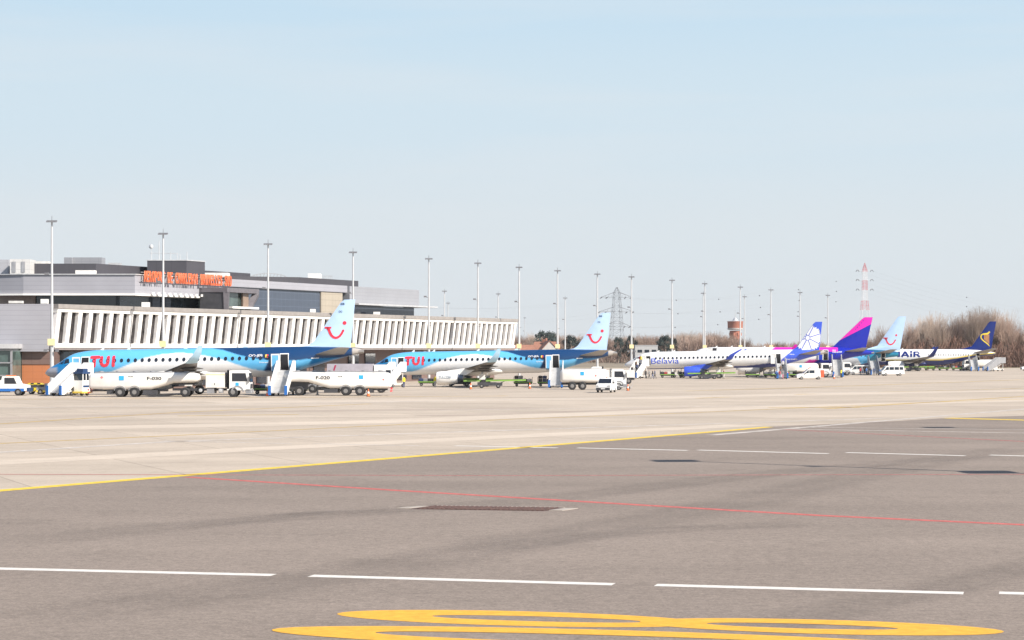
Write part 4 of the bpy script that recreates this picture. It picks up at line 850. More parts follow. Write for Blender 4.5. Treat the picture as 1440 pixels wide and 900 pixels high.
def truck_cab(r, x0, x1, h, y=1.22, flip=1):
    """cab nosing towards +x"""
    P = [(x0,.75),(x1-.05,.75),(x1,1.5),(x1-.18,h-.25),(x1-.5,h),(x0+.05,h)]
    b = MB(); b.prism(P, -y, y, 'y'); c = b.build('cab', TRUCKW, r)
    for s in (-1, 1): b = MB(); b.prism([(x0+.55,1.75),(x1-.3,1.75),(x1-.5,h-.3),(x0+.55,h-.3)], s*(y+.005), s*(y+.02), 'y'); b.build('side_window', GLASS, c)
    b = MB(); b.add([(x1-.01,-y+.1,1.65),(x1-.01,y-.1,1.65),(x1-.15,y-.15,h-.3),(x1-.15,-y+.15,h-.3),(x1+.03,-y+.1,1.65),(x1+.03,y-.1,1.65),(x1-.11,y-.15,h-.3),(x1-.11,-y+.15,h-.3)], [(0,1,2,3),(4,7,6,5),(0,4,5,1),(1,5,6,2),(2,6,7,3),(3,7,4,0)]); b.build('windscreen', GLASS, c)
    b = MB(); b.box(x1-.5,x1+.12,-y,y,.4,.85); b.build('bumper', GREY, c)
    b = MB(); b.box(x1-.02,x1+.02,-.9,.9,.95,1.45); b.build('grille', DARK, c)
    for s in (-1, 1):
        b = MB(); b.box(x1+.1,x1+.14,s*.9-.2,s*.9+.2,.5,.72); b.build('headlight', LGREY, c)
        b = MB(); b.box(x1-.1,x1+.0,s*(y+.18)-.1,s*(y+.18)+.1,1.7,2.35); b.build('mirror', DARK, c)
    b = MB(); b.box(x0,x0+.25,-y,y,.9,h+.05); b.build('cab_stack', DARK, c)
    for s in (-1, 1):
        b = MB(); pts = [(x0+1.15+.72*math.cos(a), .55+.72*math.sin(a)) for a in np.linspace(0, math.pi, 9)]+[(x0+1.15+.58*math.cos(a), .55+.58*math.sin(a)) for a in np.linspace(math.pi, 0, 9)]; b.prism(pts, s*y-.02, s*(y+.04), 'y'); b.build('mudguard', GREY, c)
    return c
def artic_tanker(tractor=True, code='F-030', fname='fuel_truck'):
    r = empty(fname, (0,0,0))
    st = [(0,.9,1.05,2.3),(.12,1.1,.9,2.5),(.35,1.2,.82,2.62),(6.9,1.2,.80,2.66),(8.1,1.2,1.15,2.68),(9.4,1.2,1.55,2.7),(11.6,1.2,1.6,2.66),(12.0,1.12,1.7,2.55),(12.15,.9,1.85,2.35)]
    b = MB(); b.loft([rect_ring(x, hw, z0, z1, min(.45, (z1-z0)/2-.02)) for x, hw, z0, z1 in st]); tk = b.build('tank', TANKW, r, smooth=35)
    b = MB(); b.box(.6,11.5,-.55,.55,2.66,2.78)
    for k in range(6): b.lathe([(0,.28),(.14,.28),(.16,.1)], (1.2+k*1.9,0,2.72), 'z', 12)
    b.build('top_walkway', GREY, tk)
    if code: flat_text(code, 6.5, 8.1, 1.88, 2.26, -1.215, INK, tk, .03); flat_text('KUS', 4.45, 4.95, 2.2, 2.36, -1.215, INK, tk, .02)
    panel('company_panel', [(3.4,1.85),(3.95,1.85),(3.95,2.35),(3.4,2.35)], -1.205, CYAN, tk); panel('hazard_diamond', [(1.5,2.0),(1.68,2.18),(1.5,2.36),(1.32,2.18)], -1.205, mat('hazard_red', (.6,.2,.2), .5), tk)
    b = MB(); b.box(.4,8.6,-.5,.5,.62,.85); b.box(8.6,11.8,-.5,.5,1.35,1.6); b.build('chassis', DARK, r)
    b = MB(); b.box(6.0,7.6,-1.0,1.0,.32,.78); b.build('valve_box', DARK, r); b = MB(); b.box(2.0,2.7,-.9,.9,.35,.8); b.build('tool_box', DARK, r)
    for x in (3.5, 5.1):
        for s in (-1, 1): wheel(r, x, s*1.02, .55, .42)
        b = MB(); 
        for s in (-1, 1): b = MB(); pts = [(x+.68*math.cos(a), .6+.66*math.sin(a)) for a in np.linspace(.2, math.pi-.2, 9)]+[(x+.61*math.cos(a), .6+.6*math.sin(a)) for a in np.linspace(math.pi-.2, .2, 9)]; b.prism(pts, s*1.0-.22, s*1.0+.22, 'y'); b.build('mudguard', GREY, r)
    b = MB(); b.box(-.1,.05,-1.1,1.1,.45,.6); b.box(-.1,0,-1.1,-.7,.7,.9); b.box(-.1,0,.7,1.1,.7,.9); b.build('rear_bumper', RED, r)
    b = MB()
    for k in range(2): b.tube((.1,-.95+.3*k,1.0),(1.6,-.95+.3*k,.75),.07,.07,8)
    b.build('hose', DARK, r)
    if tractor:
        b = MB(); b.box(9.2,17.4,-.42,.42,.7,.95); b.build('tractor_frame', DARK, r)
        for s in (-1, 1): wheel(r, 10.7, s*.98, .55, .5); wheel(r, 16.0, s*1.08, .55, .34)
        b = MB(); b.box(13.0,15.1,-1.22,1.22,1.05,2.72); cb = b.build('pump_cabinet', WHITE2, r); b = MB(); b.box(13.0,15.1,-1.235,-1.222,2.45,2.55); b.build('cabinet_trim', SIGNY, cb); b = MB(); b.box(13.95,14.02,-1.24,-1.222,1.35,1.55); b.build('handle', DARK, cb)
        b = MB(); b.box(13.1,13.9,-1.1,1.1,.4,1.04); b.box(14.4,14.9,-1.1,-.7,.45,1.0); b.build('locker', GREY, r)
        b = MB(); b.lathe([(-.02,.01),(0,.2),(.1,.2)], (12.4,-1.05,.75), 'y', 12); b.build('hose_reel', LGREY, r); b = MB(); b.lathe([(-.02,.01),(0,.2),(.1,.2)], (14.6,-1.15,.75), 'y', 12); b.build('air_tank', LGREY, r)
        c = truck_cab(r, 15.35, 17.9, 2.95); panel('company_panel', [(16.3,1.25),(16.65,1.25),(16.65,1.6),(16.3,1.6)], -1.235, CYAN, c)
    else:
        for s in (-1, 1):
            wheel(r, 10.4, s*1.0, .55, .42)
        b = MB(); b.box(9.5,11.6,-.5,.5,.7,1.34); b.build('dolly', DARK, r); b = MB(); b.box(8.4,8.6,-.9,-.75,.1,1.3); b.box(8.3,8.7,-.95,-.7,.02,.1); b.build('landing_leg', GREY, r)
    return r
t1 = artic_tanker(); q = at(127, 237); t1.location = q; tag(t1, 'white articulated fuel tanker marked F-030 with its cab at the right', 'fuel truck')
t2 = artic_tanker(False, '', 'fuel_trailer'); t2.rotation_euler = (0,0,math.pi); q = at(550, 244); t2.location = q; tag(t2, 'white fuel tank trailer marked F-020 behind the rear passenger stairs', 'fuel trailer')
def lettering_back(tk, txt, x0, x1, z0, z1, y, m):
    bm = fit_text(txt, x0, x1, z0, z1, .03)
    o = decal('lettering', bm, lambda x, z: y, m, tk, 0, proud=0); o.rotation_euler = (0,0,math.pi); return o
tk2 = [c for c in KIDS[t2.name] if c.name.startswith('tank')][0]
for c in [c for c in KIDS[tk2.name] if c.name.startswith(('lettering','company','hazard'))]:
    KIDS[tk2.name].remove(c); bpy.data.objects.remove(c)
lettering_back(tk2, 'F-020', -8.5, -6.9, 1.86, 2.24, 1.215, INK); lettering_back(tk2, 'KUS', -6.0, -5.5, 2.1, 2.26, 1.215, INK)
b = MB(); b.box(3.1,3.6,1.205,1.225,1.9,2.35); b.build('company_panel', CYAN, tk2); b = MB(); b.box(.7,.9,1.205,1.225,1.75,1.95); b.build('hazard_diamond', MATS['hazard_red'], tk2)

def rigid_tanker():
    r = empty('fuel_truck', (0,0,0))
    b = MB(); b.loft([rect_ring(x, hw, z0, z1, min(.5, (z1-z0)/2-.02)) for x, hw, z0, z1 in [(0,.9,1.2,2.5),(.15,1.1,1.05,2.7),(.4,1.2,1.0,2.8),(6.2,1.2,1.0,2.8),(6.5,1.05,1.1,2.6)]]); tk = b.build('tank', TANKW, r, smooth=35)
    b = MB(); b.box(.5,6,-.5,.5,2.8,2.9); b.build('top_walkway', GREY, tk); panel('company_panel', [(2.7,2.0),(3.2,2.0),(3.2,2.5),(2.7,2.5)], -1.205, CYAN, tk); panel('hazard_diamond', [(4.7,1.85),(4.9,1.85),(4.9,2.1),(4.7,2.1)], -1.205, MATS['hazard_red'], tk)
    b = MB(); b.box(.1,8.8,-.45,.45,.7,1.0); b.build('chassis', DARK, r)
    for x in (1.6, 3.0, 7.9):
        for s in (-1, 1): wheel(r, x, s*1.02, .55, .4)
    truck_cab(r, 6.8, 9.0, 2.85); return r
def lorry(body=WHITE2):
    """flat sided service lorry nosing towards +x"""
    r = empty('service_lorry', (0,0,0))
    b = MB(); b.box(0,4.9,-1.2,1.2,1.05,2.25); bd = b.build('body', body, r); panel('company_panel', [(2.2,1.5),(2.6,1.5),(2.6,1.9),(2.2,1.9)], -1.205, CYAN, bd); b = MB()
    for k in range(5): b.box(.4+k*.9,.5+k*.9,-1.23,-1.202,1.1,2.2)
    b.build('body_rib', WHITE2, bd)
    b = MB(); b.box(0,7.2,-.45,.45,.65,1.0); b.build('chassis', DARK, r)
    for x in (1.0, 2.2, 6.1):
        for s in (-1, 1): wheel(r, x, s*1.02, .5, .36)
    truck_cab(r, 5.05, 7.2, 2.8); return r

def airstairs(H=2.9, cabin=False, pads=BLUE, side=WHITE):
    """foot at the origin, climbing along +x to a platform against the hull"""
    r = empty('passenger_stairs', (0,0,0)); run = H*1.55; n = 14; hw = .85
    b = MB()
    for k in range(n):
        x = run*k/n; z = .35+(H-.35)*(k+1)/n; b.box(x, x+run/n+.05, -hw, hw, z-.06, z)
        b.box(x+.0, x+.03, -hw, hw, z-(H-.35)/n, z-.06)
    b.build('steps', LGREY, r)
    b = MB(); b.box(run,run+1.7,-hw,hw,H-.12,H); b.build('platform', GREY, r)
    for s in (-1, 1):
        y0, y1 = s*hw, s*(hw+.14)
        P = [(-.35,.18),(.3,.18),(run+.1,H-.35),(run+1.6,H-.35),(run+1.6,H+1.05),(run-.15,H+1.05),(.1,1.45),(-.35,1.25)]
        b = MB(); b.prism(P, min(y0,y1), max(y0,y1), 'y'); sp = b.build('side_panel', side, r)
        b = MB(); b.tube((-.3,s*(hw+.07),1.32),(run-.15,s*(hw+.07),H+1.1),.035,.035,6); b.tube((run-.15,s*(hw+.07),H+1.1),(run+1.6,s*(hw+.07),H+1.1),.035,.035,6); b.build('handrail', LGREY, sp)
        b = MB(); b.box(-.5,-.352,s*(hw+.07)-.16,s*(hw+.07)+.16,.15,1.2); b.build('foot_pad', pads, sp)
    b = MB()
    for s in (-1, 1):
        b.tube((.4,s*.7,.45),(run+1.2,s*.7,.45),.09,.09,6); b.tube((run+.9,s*.7,.45),(run+.9,s*.7,H-.15),.08,.08,6); b.tube((run*.45,s*.7,.45),(run+.9,s*.7,H-.3),.06,.06,6); b.tube((run*.62,s*.7,.45),(run*.62,s*.7,H*.58),.06,.06,6)
    b.tube((.8,-.7,.45),(.8,.7,.45),.07,.07,6); b.tube((run+.9,-.7,.45),(run+.9,.7,.45),.07,.07,6); b.build('undercarriage', WHITE2, r)
    b = MB(); b.box(run*.45, run*.8, -.6,.6,.5,1.15); b.build('power_unit', WHITE2, r)
    for x in (.7, run*.42, run+.6):
        for s in (-1, 1): wheel(r, x, s*.85, .26, .18)
    if cabin:
        b = MB(); b.box(1.9,3.3,-2.25,-1.05,.5,1.75); c = b.build('operator_cab', WHITE, r)
        b = MB(); b.prism([(2.0,1.76),(3.2,1.76),(3.1,2.5),(2.1,2.5)], -2.18, -1.1, 'y'); b.build('cab_glass', GLASS, c); b = MB(); b.box(1.85,3.35,-2.3,-1.02,2.5,2.72); b.box(2.2,3.1,-2.1,-1.2,2.72,3.1); b.build('cab_roof', NAVY, c)
        b = MB()
        for x in (1.95, 2.55, 3.15): b.box(x,x+.1,-2.26,-2.19,1.76,2.5)
        b.build('cab_post', WHITE, c); b = MB(); b.box(2.0,3.2,-2.27,-2.252,.95,1.2); b.build('stripe', NAVY, c)
        b = MB(); b.box(1.7,3.4,-2.35,-1.0,.3,.5); b.build('cab_skirt', YELLOW, c); wheel(r, 2.1, -2.0, .3, .2); wheel(r, 3.1, -2.0, .3, .2)
    return r
def stairs_to(door, d, H, label, cabin=False, side=WHITE, pads=BLUE, proto=None):
    """door: point on the ground below the sill; d: direction from door to foot"""
    r = proto if proto is not None else airstairs(H, cabin, pads, side); d = Vector((*d, 0)).normalized(); L = H*1.55+1.65
    f = Vector((door[0], door[1], 0))+d*L; r.location = (f.x, f.y, gz(f.x, f.y)); r.rotation_euler = (0,0,math.atan2(-d.y, -d.x)); return tag(r, label, 'boarding stairs', 'passenger stairs at the aircraft doors')
def door_xy(px, Y): return (XL(px, Y), Y)
stairs_to(door_xy(122, 246.3), (-.42,-.9), 2.65, 'white mobile stairs with a dark roofed operator cab, at the nearest jet nose', True)
stairs_to(door_xy(404, 246.2), (-.06,-1), 2.9, 'white mobile stairs with blue foot pads between the two fuel tankers')
stairs_to(door_xy(563.5, 317.4), (-.42,-.9), 2.65, 'white mobile stairs at the front door of the second smile tailed jet')
stairs_to(door_xy(783, 313.6), (-.05,-1), 2.9, 'white mobile stairs at the rear door of the second smile tailed jet')
stairs_to(door_xy(906.5, 412), (-.45,-.89), 2.7, 'white mobile stairs with people queueing, at the white jet nose')
stairs_to(door_xy(1097, 408.5), (-.05,-1), 2.9, 'white mobile stairs below the rear door of the flower tailed jet')
stairs_to(door_xy(1176, 430.5), (-.1,-1), 3.5, 'pale mobile stairs below the rear door of the magenta topped jet', side=WHITE2)
stairs_to(door_xy(1226, 466), (-.05,-1), 3.1, 'grey mobile stairs with a crowd at their foot', side=GREY)
stairs_to(door_xy(1367, 548.6), (-.1,-1), 2.9, 'pale mobile stairs below the navy bellied jet', side=WHITE2)
stairs_to(door_xy(1411, 545), (-.9,-.45), 2.4, 'bare grey mobile stairs parked by themselves behind the navy tail', side=GREY)

def van(kind='panel', rear=None):
    """van nosing towards -x"""
    r = empty('service_van', (0,0,0)); W_ = .92
    if kind == 'panel': P = [(0,.35),(.05,.85),(.55,1.05),(1.25,1.12),(2.05,1.88),(2.4,2.02),(4.9,2.02),(5.0,1.0),(5.0,.38)]
    elif kind == 'compact': P = [(0,.3),(.03,.75),(.35,.98),(.95,1.1),(1.65,1.72),(2.0,1.82),(4.0,1.82),(4.15,1.0),(4.15,.3)]
    else: P = [(0,.35),(.04,.95),(.3,1.15),(1.0,1.95),(1.3,2.1),(4.9,2.1),(5.0,1.2),(5.0,.38)]
    xe = P[-1][0]
    b = MB(); rings = []
    for yy, ins in ((-W_,.06),(-W_+.1,0),(W_-.1,0),(W_,.06)): rings.append([(x, yy*(1-.1*max(0, z-1.0)), max(z-(ins if z > 1.5 else 0), .3)) for x, z in P])
    b.loft(rings); bd = b.build('body', TRUCKW, r, smooth=30)
    i = 3 if kind != 'bus' else 2; (xa, za), (xb, zb) = P[i], P[i+1]
    n_ = Vector((-(zb-za), xb-xa)).normalized()*.02
    f = lambda t: (xa+(xb-xa)*t+n_.x, za+(zb-za)*t+n_.y); wy = lambda z, k: W_*(1-.1*max(0, z-1.0))-k
    (p0x, p0z), (p1x, p1z) = f(.06), f(.95); b = MB(); b.add([(p0x,-wy(p0z,.08),p0z),(p0x,wy(p0z,.08),p0z),(p1x,wy(p1z,.1),p1z),(p1x,-wy(p1z,.1),p1z)], [(0,1,2,3)]); b.build('windscreen', GLASS, bd)
    ws = {'panel': [[(1.55,1.18),(2.25,1.18),(2.25,1.72),(2.1,1.72)],[(2.35,1.18),(3.3,1.18),(3.3,1.72),(2.35,1.72)]], 'compact': [[(1.25,1.12),(2.15,1.12),(2.15,1.6),(1.72,1.6)]], 'bus': [[(.75,1.25),(1.6,1.25),(1.6,1.85),(1.15,1.85)],[(1.75,1.25),(2.7,1.25),(2.7,1.85),(1.75,1.85)],[(2.85,1.25),(3.8,1.25),(3.8,1.85),(2.85,1.85)],[(3.95,1.25),(4.75,1.25),(4.7,1.85),(3.95,1.85)]]}[kind]
    for w_ in ws:
        for s in (-1, 1):
            b = MB(); k = len(w_); b.add([(x, s*(wy(z,-.015)), z) for x, z in w_], [tuple(range(k))]); b.build('side_window', GLASS, bd)
    for s in (-1, 1):
        b = MB(); b.box(P[1][0]-.02,P[1][0]+.25,s*.72-.17,s*.72+.17,.72,.92); b.build('headlight', LGREY, bd); b = MB(); b.box(xa+.35,xa+.5,s*(W_+.14)-.1,s*(W_+.14)+.1,1.12,1.3); b.build('mirror', DARK, bd)
        for x in (.9, xe-.95): wheel(r, x, s*.82, .33, .22, hub=.7)
        b = MB(); b.box(xe-.02,xe+.02,s*.8-.08,s*.8+.08,.8,1.2); b.build('tail_light', RED, bd)
    b = MB(); b.box(-.06,.12,-.86,.86,.3,.62); bp_ = b.build('bumper', DARK, bd); b = MB(); b.box(-.075,-.062,-.26,.26,.44,.56); b.build('number_plate', WHITE, bp_)
    if rear:
        b = MB(); b.box(xe-.55,xe+.06,-W_-.02,W_+.02,.42,1.75); b.build('rear_panel', rear, bd)
    b = MB(); b.lathe([(0,.1),(.12,.1),(.14,.04)], (2.3,0,P[5][1]-.02), 'z', 10); b.build('beacon', ORANGE, bd)
    return r
v = van('compact'); v.location = at(846, F*HC/(553.3-HY)); Yv = F*(HC+.33)/(553.2-HY); v.location = at(847, 258-8); v.location = (XL(848, 262), 262, gz(0, 262)); v.rotation_euler = (0,0,R(76)); tag(v, 'white compact van facing the camera alone on the apron', 'van')
v2 = van('panel', mat('red_orange_panel', (0.72, 0.12, 0.05), .4)); v2.location = at(1119.5, 396); tag(v2, 'white panel van with an orange red rear end beside the far stairs', 'van')
v3 = van('bus'); v3.location = at(1238, 452); v3.rotation_euler = (0,0,R(8)); tag(v3, 'white minibus with dark windows right of the crowded grey stairs', 'minibus')
v4 = van('bus'); v4.location = at(1194, 470); v4.rotation_euler = (0,0,R(-5)); tag(v4, 'white minibus parked to the left of the waiting crowd', 'minibus')
v5 = van('panel'); v5.location = at(1436, 560); tag(v5, 'white van cut off by the right edge near the wood', 'van')
# tug at the left edge
tg = empty('service_pickup', at(-20, 244), 0, 'white airport service pickup with blue sills at the left edge', 'pickup')
b = MB(); b.prism([(0,.55),(0,1.55),(1.9,1.75),(2.0,1.75),(2.1,2.2),(3.6,2.2),(4.0,1.35),(4.9,1.2),(4.95,.55)], -.95, .95, 'y'); bd = b.build('body', TRUCKW, tg)
for s in (-1, 1): b = MB(); b.prism([(2.35,1.35),(3.75,1.35),(3.45,2.05),(2.35,2.05)], s*.952, s*.965, 'y'); b.build('side_window', GLASS, bd); b = MB(); b.box(0,4.6,s*.955-.01,s*.955+.01,.5,.82); b.build('blue_sill', BLUE, bd)
for x in (1.0, 3.9):
    for s in (-1, 1): wheel(tg, x, s*.85, .42, .28)
b = MB(); b.box(4.9,5.15,-.95,.95,.45,.9); b.build('bumper', NAVY, bd); b = MB(); b.box(2.4,3.4,-.3,.3,2.2,2.32); b.build('beacon_bar', ORANGE, bd); b = MB(); b.tube((.5,-.8,1.6),(.5,-.8,2.4),.04,.04,6); b.tube((1.7,-.8,1.7),(1.7,-.8,2.4),.04,.04,6); b.tube((.5,-.8,2.4),(1.7,-.8,2.4),.04,.04,6); b.build('rack', GREY, bd)
# chequered unit by the nose
CHK = bpy.data.materials.new('yellow_black_checks'); CHK.use_nodes = True; n_ = CHK.node_tree.nodes; c_ = n_.new('ShaderNodeTexChecker'); c_.inputs['Scale'].default_value = 2.6; c_.inputs[1].default_value = (.75,.58,.03,1); c_.inputs[2].default_value = (.02,.02,.02,1)
tc_ = n_.new('ShaderNodeTexCoord'); CHK.node_tree.links.new(tc_.outputs['Object'], c_.inputs[0]); CHK.node_tree.links.new(c_.outputs[0], n_['Principled BSDF'].inputs['Base Color'])
ck = empty('ground_power_unit', at(40, 252), 0, 'yellow and black chequered power unit on wheels left of the first stairs', 'power unit')
b = MB(); b.prism([(0,.35),(0,1.2),(.25,1.32),(1.55,1.32),(1.75,1.2),(1.75,.35)], -.6, .6, 'y'); b.build('housing', CHK, ck); b = MB(); b.box(.2,1.5,-.61,-.602,.8,1.1); b.build('louvre', DARK, ck)
for x in (.4, 1.4):
    for s in (-1, 1): wheel(ck, x, s*.55, .25, .16)
b = MB(); b.tube((1.75,0,.35),(2.6,0,.3),.05,.05,6); b.build('drawbar', YELLOW, ck)
nt = empty('tow_tractor', at(53, 250), 0, 'dark low tow tractor parked under the nearest jet nose', 'tow tractor')
b = MB(); b.prism([(0,.3),(0,.85),(.9,.9),(1.0,1.3),(1.1,1.3),(1.2,.9),(2.3,.85),(2.3,.3)], -.7, .7, 'y'); b.build('body', GREY, nt); b = MB(); b.box(.3,.85,-.4,.4,.9,1.15); b.build('seat', DARK, nt); b = MB(); b.box(-.05,2.35,-.72,.72,.28,.5); b.build('skirt', YELLOW, nt)
for x in (.45, 1.85):
    for s in (-1, 1): wheel(nt, x, s*.65, .32, .2)
# grey box lorry behind the trailer
bl = empty('box_lorry', at(461, 262), 0, 'lavender grey box lorry with a red slash and white cab behind the fuel trailer', 'lorry')
b = MB(); b.box(0,5.6,-1.2,1.2,1.0,3.55); bx_ = b.build('box_body', mat('lavender_grey', (0.36, 0.34, 0.38), .5), bl); panel('red_slash', [(.75,2.75),(.95,2.75),(1.15,3.4),(.95,3.4)], -1.205, mat('dark_red', (.35,.03,.08), .5), bx_); flat_text('medi', 2.5, 3.6, 1.9, 2.4, -1.215, INK, bx_, .02)
b = MB()
for k in range(9): b.box(-3.2+k*.36,-3.0+k*.36,-1.0,1.0,1.0,2.3+.3*(k % 2))
b.box(-3.3,0,-1.1,1.1,.75,1.0); b.build('load_deck', GREY, bl)
b = MB(); b.box(-3.2,8,-.45,.45,.6,.98); b.build('chassis', DARK, bl)
for x in (-1.8, 1.2, 6.6):
    for s in (-1, 1): wheel(bl, x, s*1.0, .5, .34)
b = MB(); b.prism([(5.75,.8),(7.9,.8),(7.9,1.9),(7.7,3.3),(7.5,3.45),(5.75,3.45)], -1.15, 1.15, 'y'); cb = b.build('cab', TRUCKW, bl); b = MB(); b.box(7.2,7.8,-1.17,-1.152,1.9,2.8); b.build('side_window', GLASS, cb)
# tankers and lorries farther along
t3 = rigid_tanker(); t3.location = at(788, 292); tag(t3, 'white fuel tanker with cyan panel just behind the compact van', 'fuel truck')
l1 = lorry(); l1.location = at(892, 345); l1.rotation_euler = (0,0,math.pi); tag(l1, 'white high sided service lorry heading left beyond the tanker', 'lorry')
t4 = dup(t3); t4.location = at(1104, 424); tag(t4, 'white fuel tanker right behind the flower tailed jet rear stairs', 'fuel truck')
t5 = dup(t3); t5.location = at(1402, 566); t5.rotation_euler = (0,0,math.pi); tag(t5, 'white fuel tanker beneath the navy tailed jet', 'fuel truck')
t6 = dup(t3); t6.location = at(1138, 456); t6.rotation_euler = (0,0,0); tag(t6, 'white fuel tanker below the deep blue tail, beyond the orange ended van', 'fuel truck')

# belt loaders and baggage carts
def belt_loader():
    r = empty('belt_loader', (0,0,0))
    b = MB(); b.prism([(0,.92),(9.0,1.05),(9.0,1.28),(0,1.15)], -.45, .45, 'y'); bt = b.build('conveyor', GREEN, r); b = MB(); b.prism([(.1,1.155),(8.9,1.285),(8.9,1.315),(.1,1.185)], -.36, .36, 'y'); b.build('belt', BLACK, bt)
    b = MB(); b.prism([(2.0,.35),(2.0,.85),(4.6,.85),(4.9,.8),(5.6,.8),(5.6,.35)], -.95, .95, 'y'); b.build('chassis', DARK, r); b = MB(); b.box(2.6,3.2,-.95,-.5,.85,1.25); b.build('seat', BLACK, r)
    for x in (2.6, 5.0):
        for s in (-1, 1): wheel(r, x, s*.85, .33, .22)
    b = MB(); b.tube((5.2,0,.7),(5.9,0,1.0),.07,.07,6); b.build('lift_ram', LGREY, r); return r
def cart():
    r = empty('baggage_cart', (0,0,0))
    b = MB(); b.box(0,2.9,-.75,.75,.55,.68); b.build('deck', GREEN, r)
    for x in (.03, 2.83): b = MB(); b.box(x,x+.05,-.75,.75,.68,1.45); b.build('end_rail', DARK, r)
    b = MB(); b.box(.1,2.8,-.4,.4,.38,.55); b.build('frame', DARK, r)
    for x in (.5, 2.4):
        for s in (-1, 1): wheel(r, x, s*.62, .22, .14)
    b = MB(); b.tube((2.9,0,.45),(3.5,0,.4),.04,.04,6); b.build('drawbar', DARK, r); return r
def tractor():
    r = empty('tow_tractor', (0,0,0))
    b = MB(); b.prism([(0,.35),(0,.95),(1.1,1.0),(1.1,.7),(1.9,.7),(2.0,1.05),(3.0,.95),(3.0,.35)], -.7, .7, 'y'); b.build('body', WHITE2, r); b = MB(); b.box(1.15,1.7,-.45,.45,.7,1.2); b.build('seat', BLACK, r); b = MB(); b.box(.95,2.15,-.68,.68,1.9,1.97); b.build('roof', WHITE2, r); b = MB()
    for x in (1.0, 2.1):
        for s in (-.6, .6): b.tube((x,s,.9),(x,s,1.92),.03,.03,6)
    b.build('roof_post', DARK, r)
    for x in (.55, 2.4):
        for s in (-1, 1): wheel(r, x, s*.62, .33, .2)
    return r
BAGM = [mat('bag_black', (.03,.03,.035), .6), mat('bag_navy', (.03,.05,.12), .6), mat('bag_grey', (.25,.25,.26), .6), mat('bag_white', (.6,.58,.55), .6), mat('bag_red', (.35,.05,.05), .6)]
bags = []
for m in BAGM:
    b = MB(); b.loft([rect_ring(x, .16*k, .02, .46*k2, .06, 2) for x, k, k2 in ((0,.9,.95),(.03,1,1),(.6,1,1),(.63,.9,.95))]); b.tube((.2,0,.46),(.2,0,.54),.015,.015,5); b.tube((.42,0,.46),(.42,0,.54),.015,.015,5); b.tube((.2,0,.54),(.42,0,.54),.02,.02,5); o = b.build('suitcase', m); bags.append(o)
nb = [0]*len(bags); BL = ['black', 'navy', 'grey', 'white', 'red']
def load(cartobj, n):
    for k in range(n):
        i = random.choice((0,0,0,1,2,3,4)); o = bags[i] if nb[i] == 0 else dup(bags[i]); nb[i] += 1
        Mx = Matrix.Rotation(cartobj.rotation_euler.z, 4, 'Z'); q = Vector(cartobj.location)+Mx @ Vector((.15+(k % 4)*.66, -.3+.5*((k//4) % 2), .68+.47*(k//8))); o.location = q; o.rotation_euler = (0,0,cartobj.rotation_euler.z+random.uniform(-.1,.1)); tag(o, '%s suitcase piled on a green baggage cart' % BL[i], 'suitcase', 'luggage on the carts')
c0 = cart(); first = [True]
def train(px, Y, n, rz, desc, nbags=7):
    for k in range(n):
        o = c0 if first[0] else dup(c0); first[0] = False; a = at(px, Y); o.location = (a.x+math.cos(rz)*3.6*k, a.y+math.sin(rz)*3.6*k, gz(a.x, a.y+math.sin(rz)*3.6*k)); o.rotation_euler = (0,0,rz)
        tag(o, '%s, %s in line' % (desc, ORD[k]), 'baggage cart', 'green baggage carts under the jets'); load(o, nbags)
bl0 = belt_loader(); tr0 = tractor()
nb_ = [0]
def loader(px, Y, rz, label):
    o = bl0 if nb_[0] == 0 else dup(bl0); nb_[0] += 1; o.location = at(px, Y); o.rotation_euler = (0,0,rz); tag(o, label, 'belt loader', 'lime green belt loaders')
nt_ = [0]
def tug(px, Y, rz, label):
    o = tr0 if nt_[0] == 0 else dup(tr0); nt_[0] += 1; o.location = at(px, Y); o.rotation_euler = (0,0,rz); tag(o, label, 'tow tractor', 'baggage tow tractors')
train(722, 322, 2, 0, 'green baggage cart with dark bags behind the second jet', 10); train(356, 252, 2, .05, 'green baggage cart between tanker cab and stairs', 8); train(588, 327, 1, 0, 'lone loaded green cart under the second jet nose', 8)
loader(652, 308, 0, 'lime green belt loader under the second jet wing'); loader(610, 322, 0, 'lime green belt loader left of the white engine'); loader(967, 403, 0, 'lime green belt loader before the blue engine of the flower tailed jet'); loader(1264, 546, 0, 'lime green belt loader under the navy bellied jet wing')
train(928, 421, 2, 0, 'green baggage cart under the white jet nose', 5); train(1048, 422, 3, 0, 'green baggage cart behind the flower tailed jet gear', 3); train(1300, 566, 4, 0, 'green baggage cart beneath the navy bellied jet', 4)
tug(632, 331, 0, 'white roofed tow tractor behind the white engine'); tug(965, 423, math.pi, 'white roofed tow tractor ahead of the green carts at the white jet'); tug(1352, 566, 0, 'white roofed tow tractor behind the last green carts')
# cones and a chock trolley
CONE = mat('cone_orange', (0.85, 0.16, 0.03), .5)
def cone():
    r = empty('traffic_cone', (0,0,0)); b = MB(); b.box(-.2,.2,-.2,.2,0,.04); b.build('base', BLACK, r); b = MB(); b.lathe([(.04,.16),(.75,.03)], (0,0,0), 'z', 12); b.build('cone_body', CONE, r); b = MB(); b.lathe([(.3,.118),(.48,.085)], (0,0,0), 'z', 12); b.build('reflective_band', WHITE, r); return r
cn = cone()
for i, (px, Y, l) in enumerate(((518, 239, 'orange traffic cone at the fuel trailer wheels'), (662, 298, 'orange traffic cone right of the white engine'), (883, 283, 'orange traffic cone by the small trolley'), (745, 303, 'orange traffic cone before the baggage carts'), (376, 240, 'orange and white cone at the foot of the middle stairs'), (1173, 405, 'orange traffic cone by the far pale stairs'))):
    o = cn if i == 0 else dup(cn); o.location = at(px, Y); tag(o, l, 'traffic cone', 'traffic cones'); o.scale = (1.15,)*3
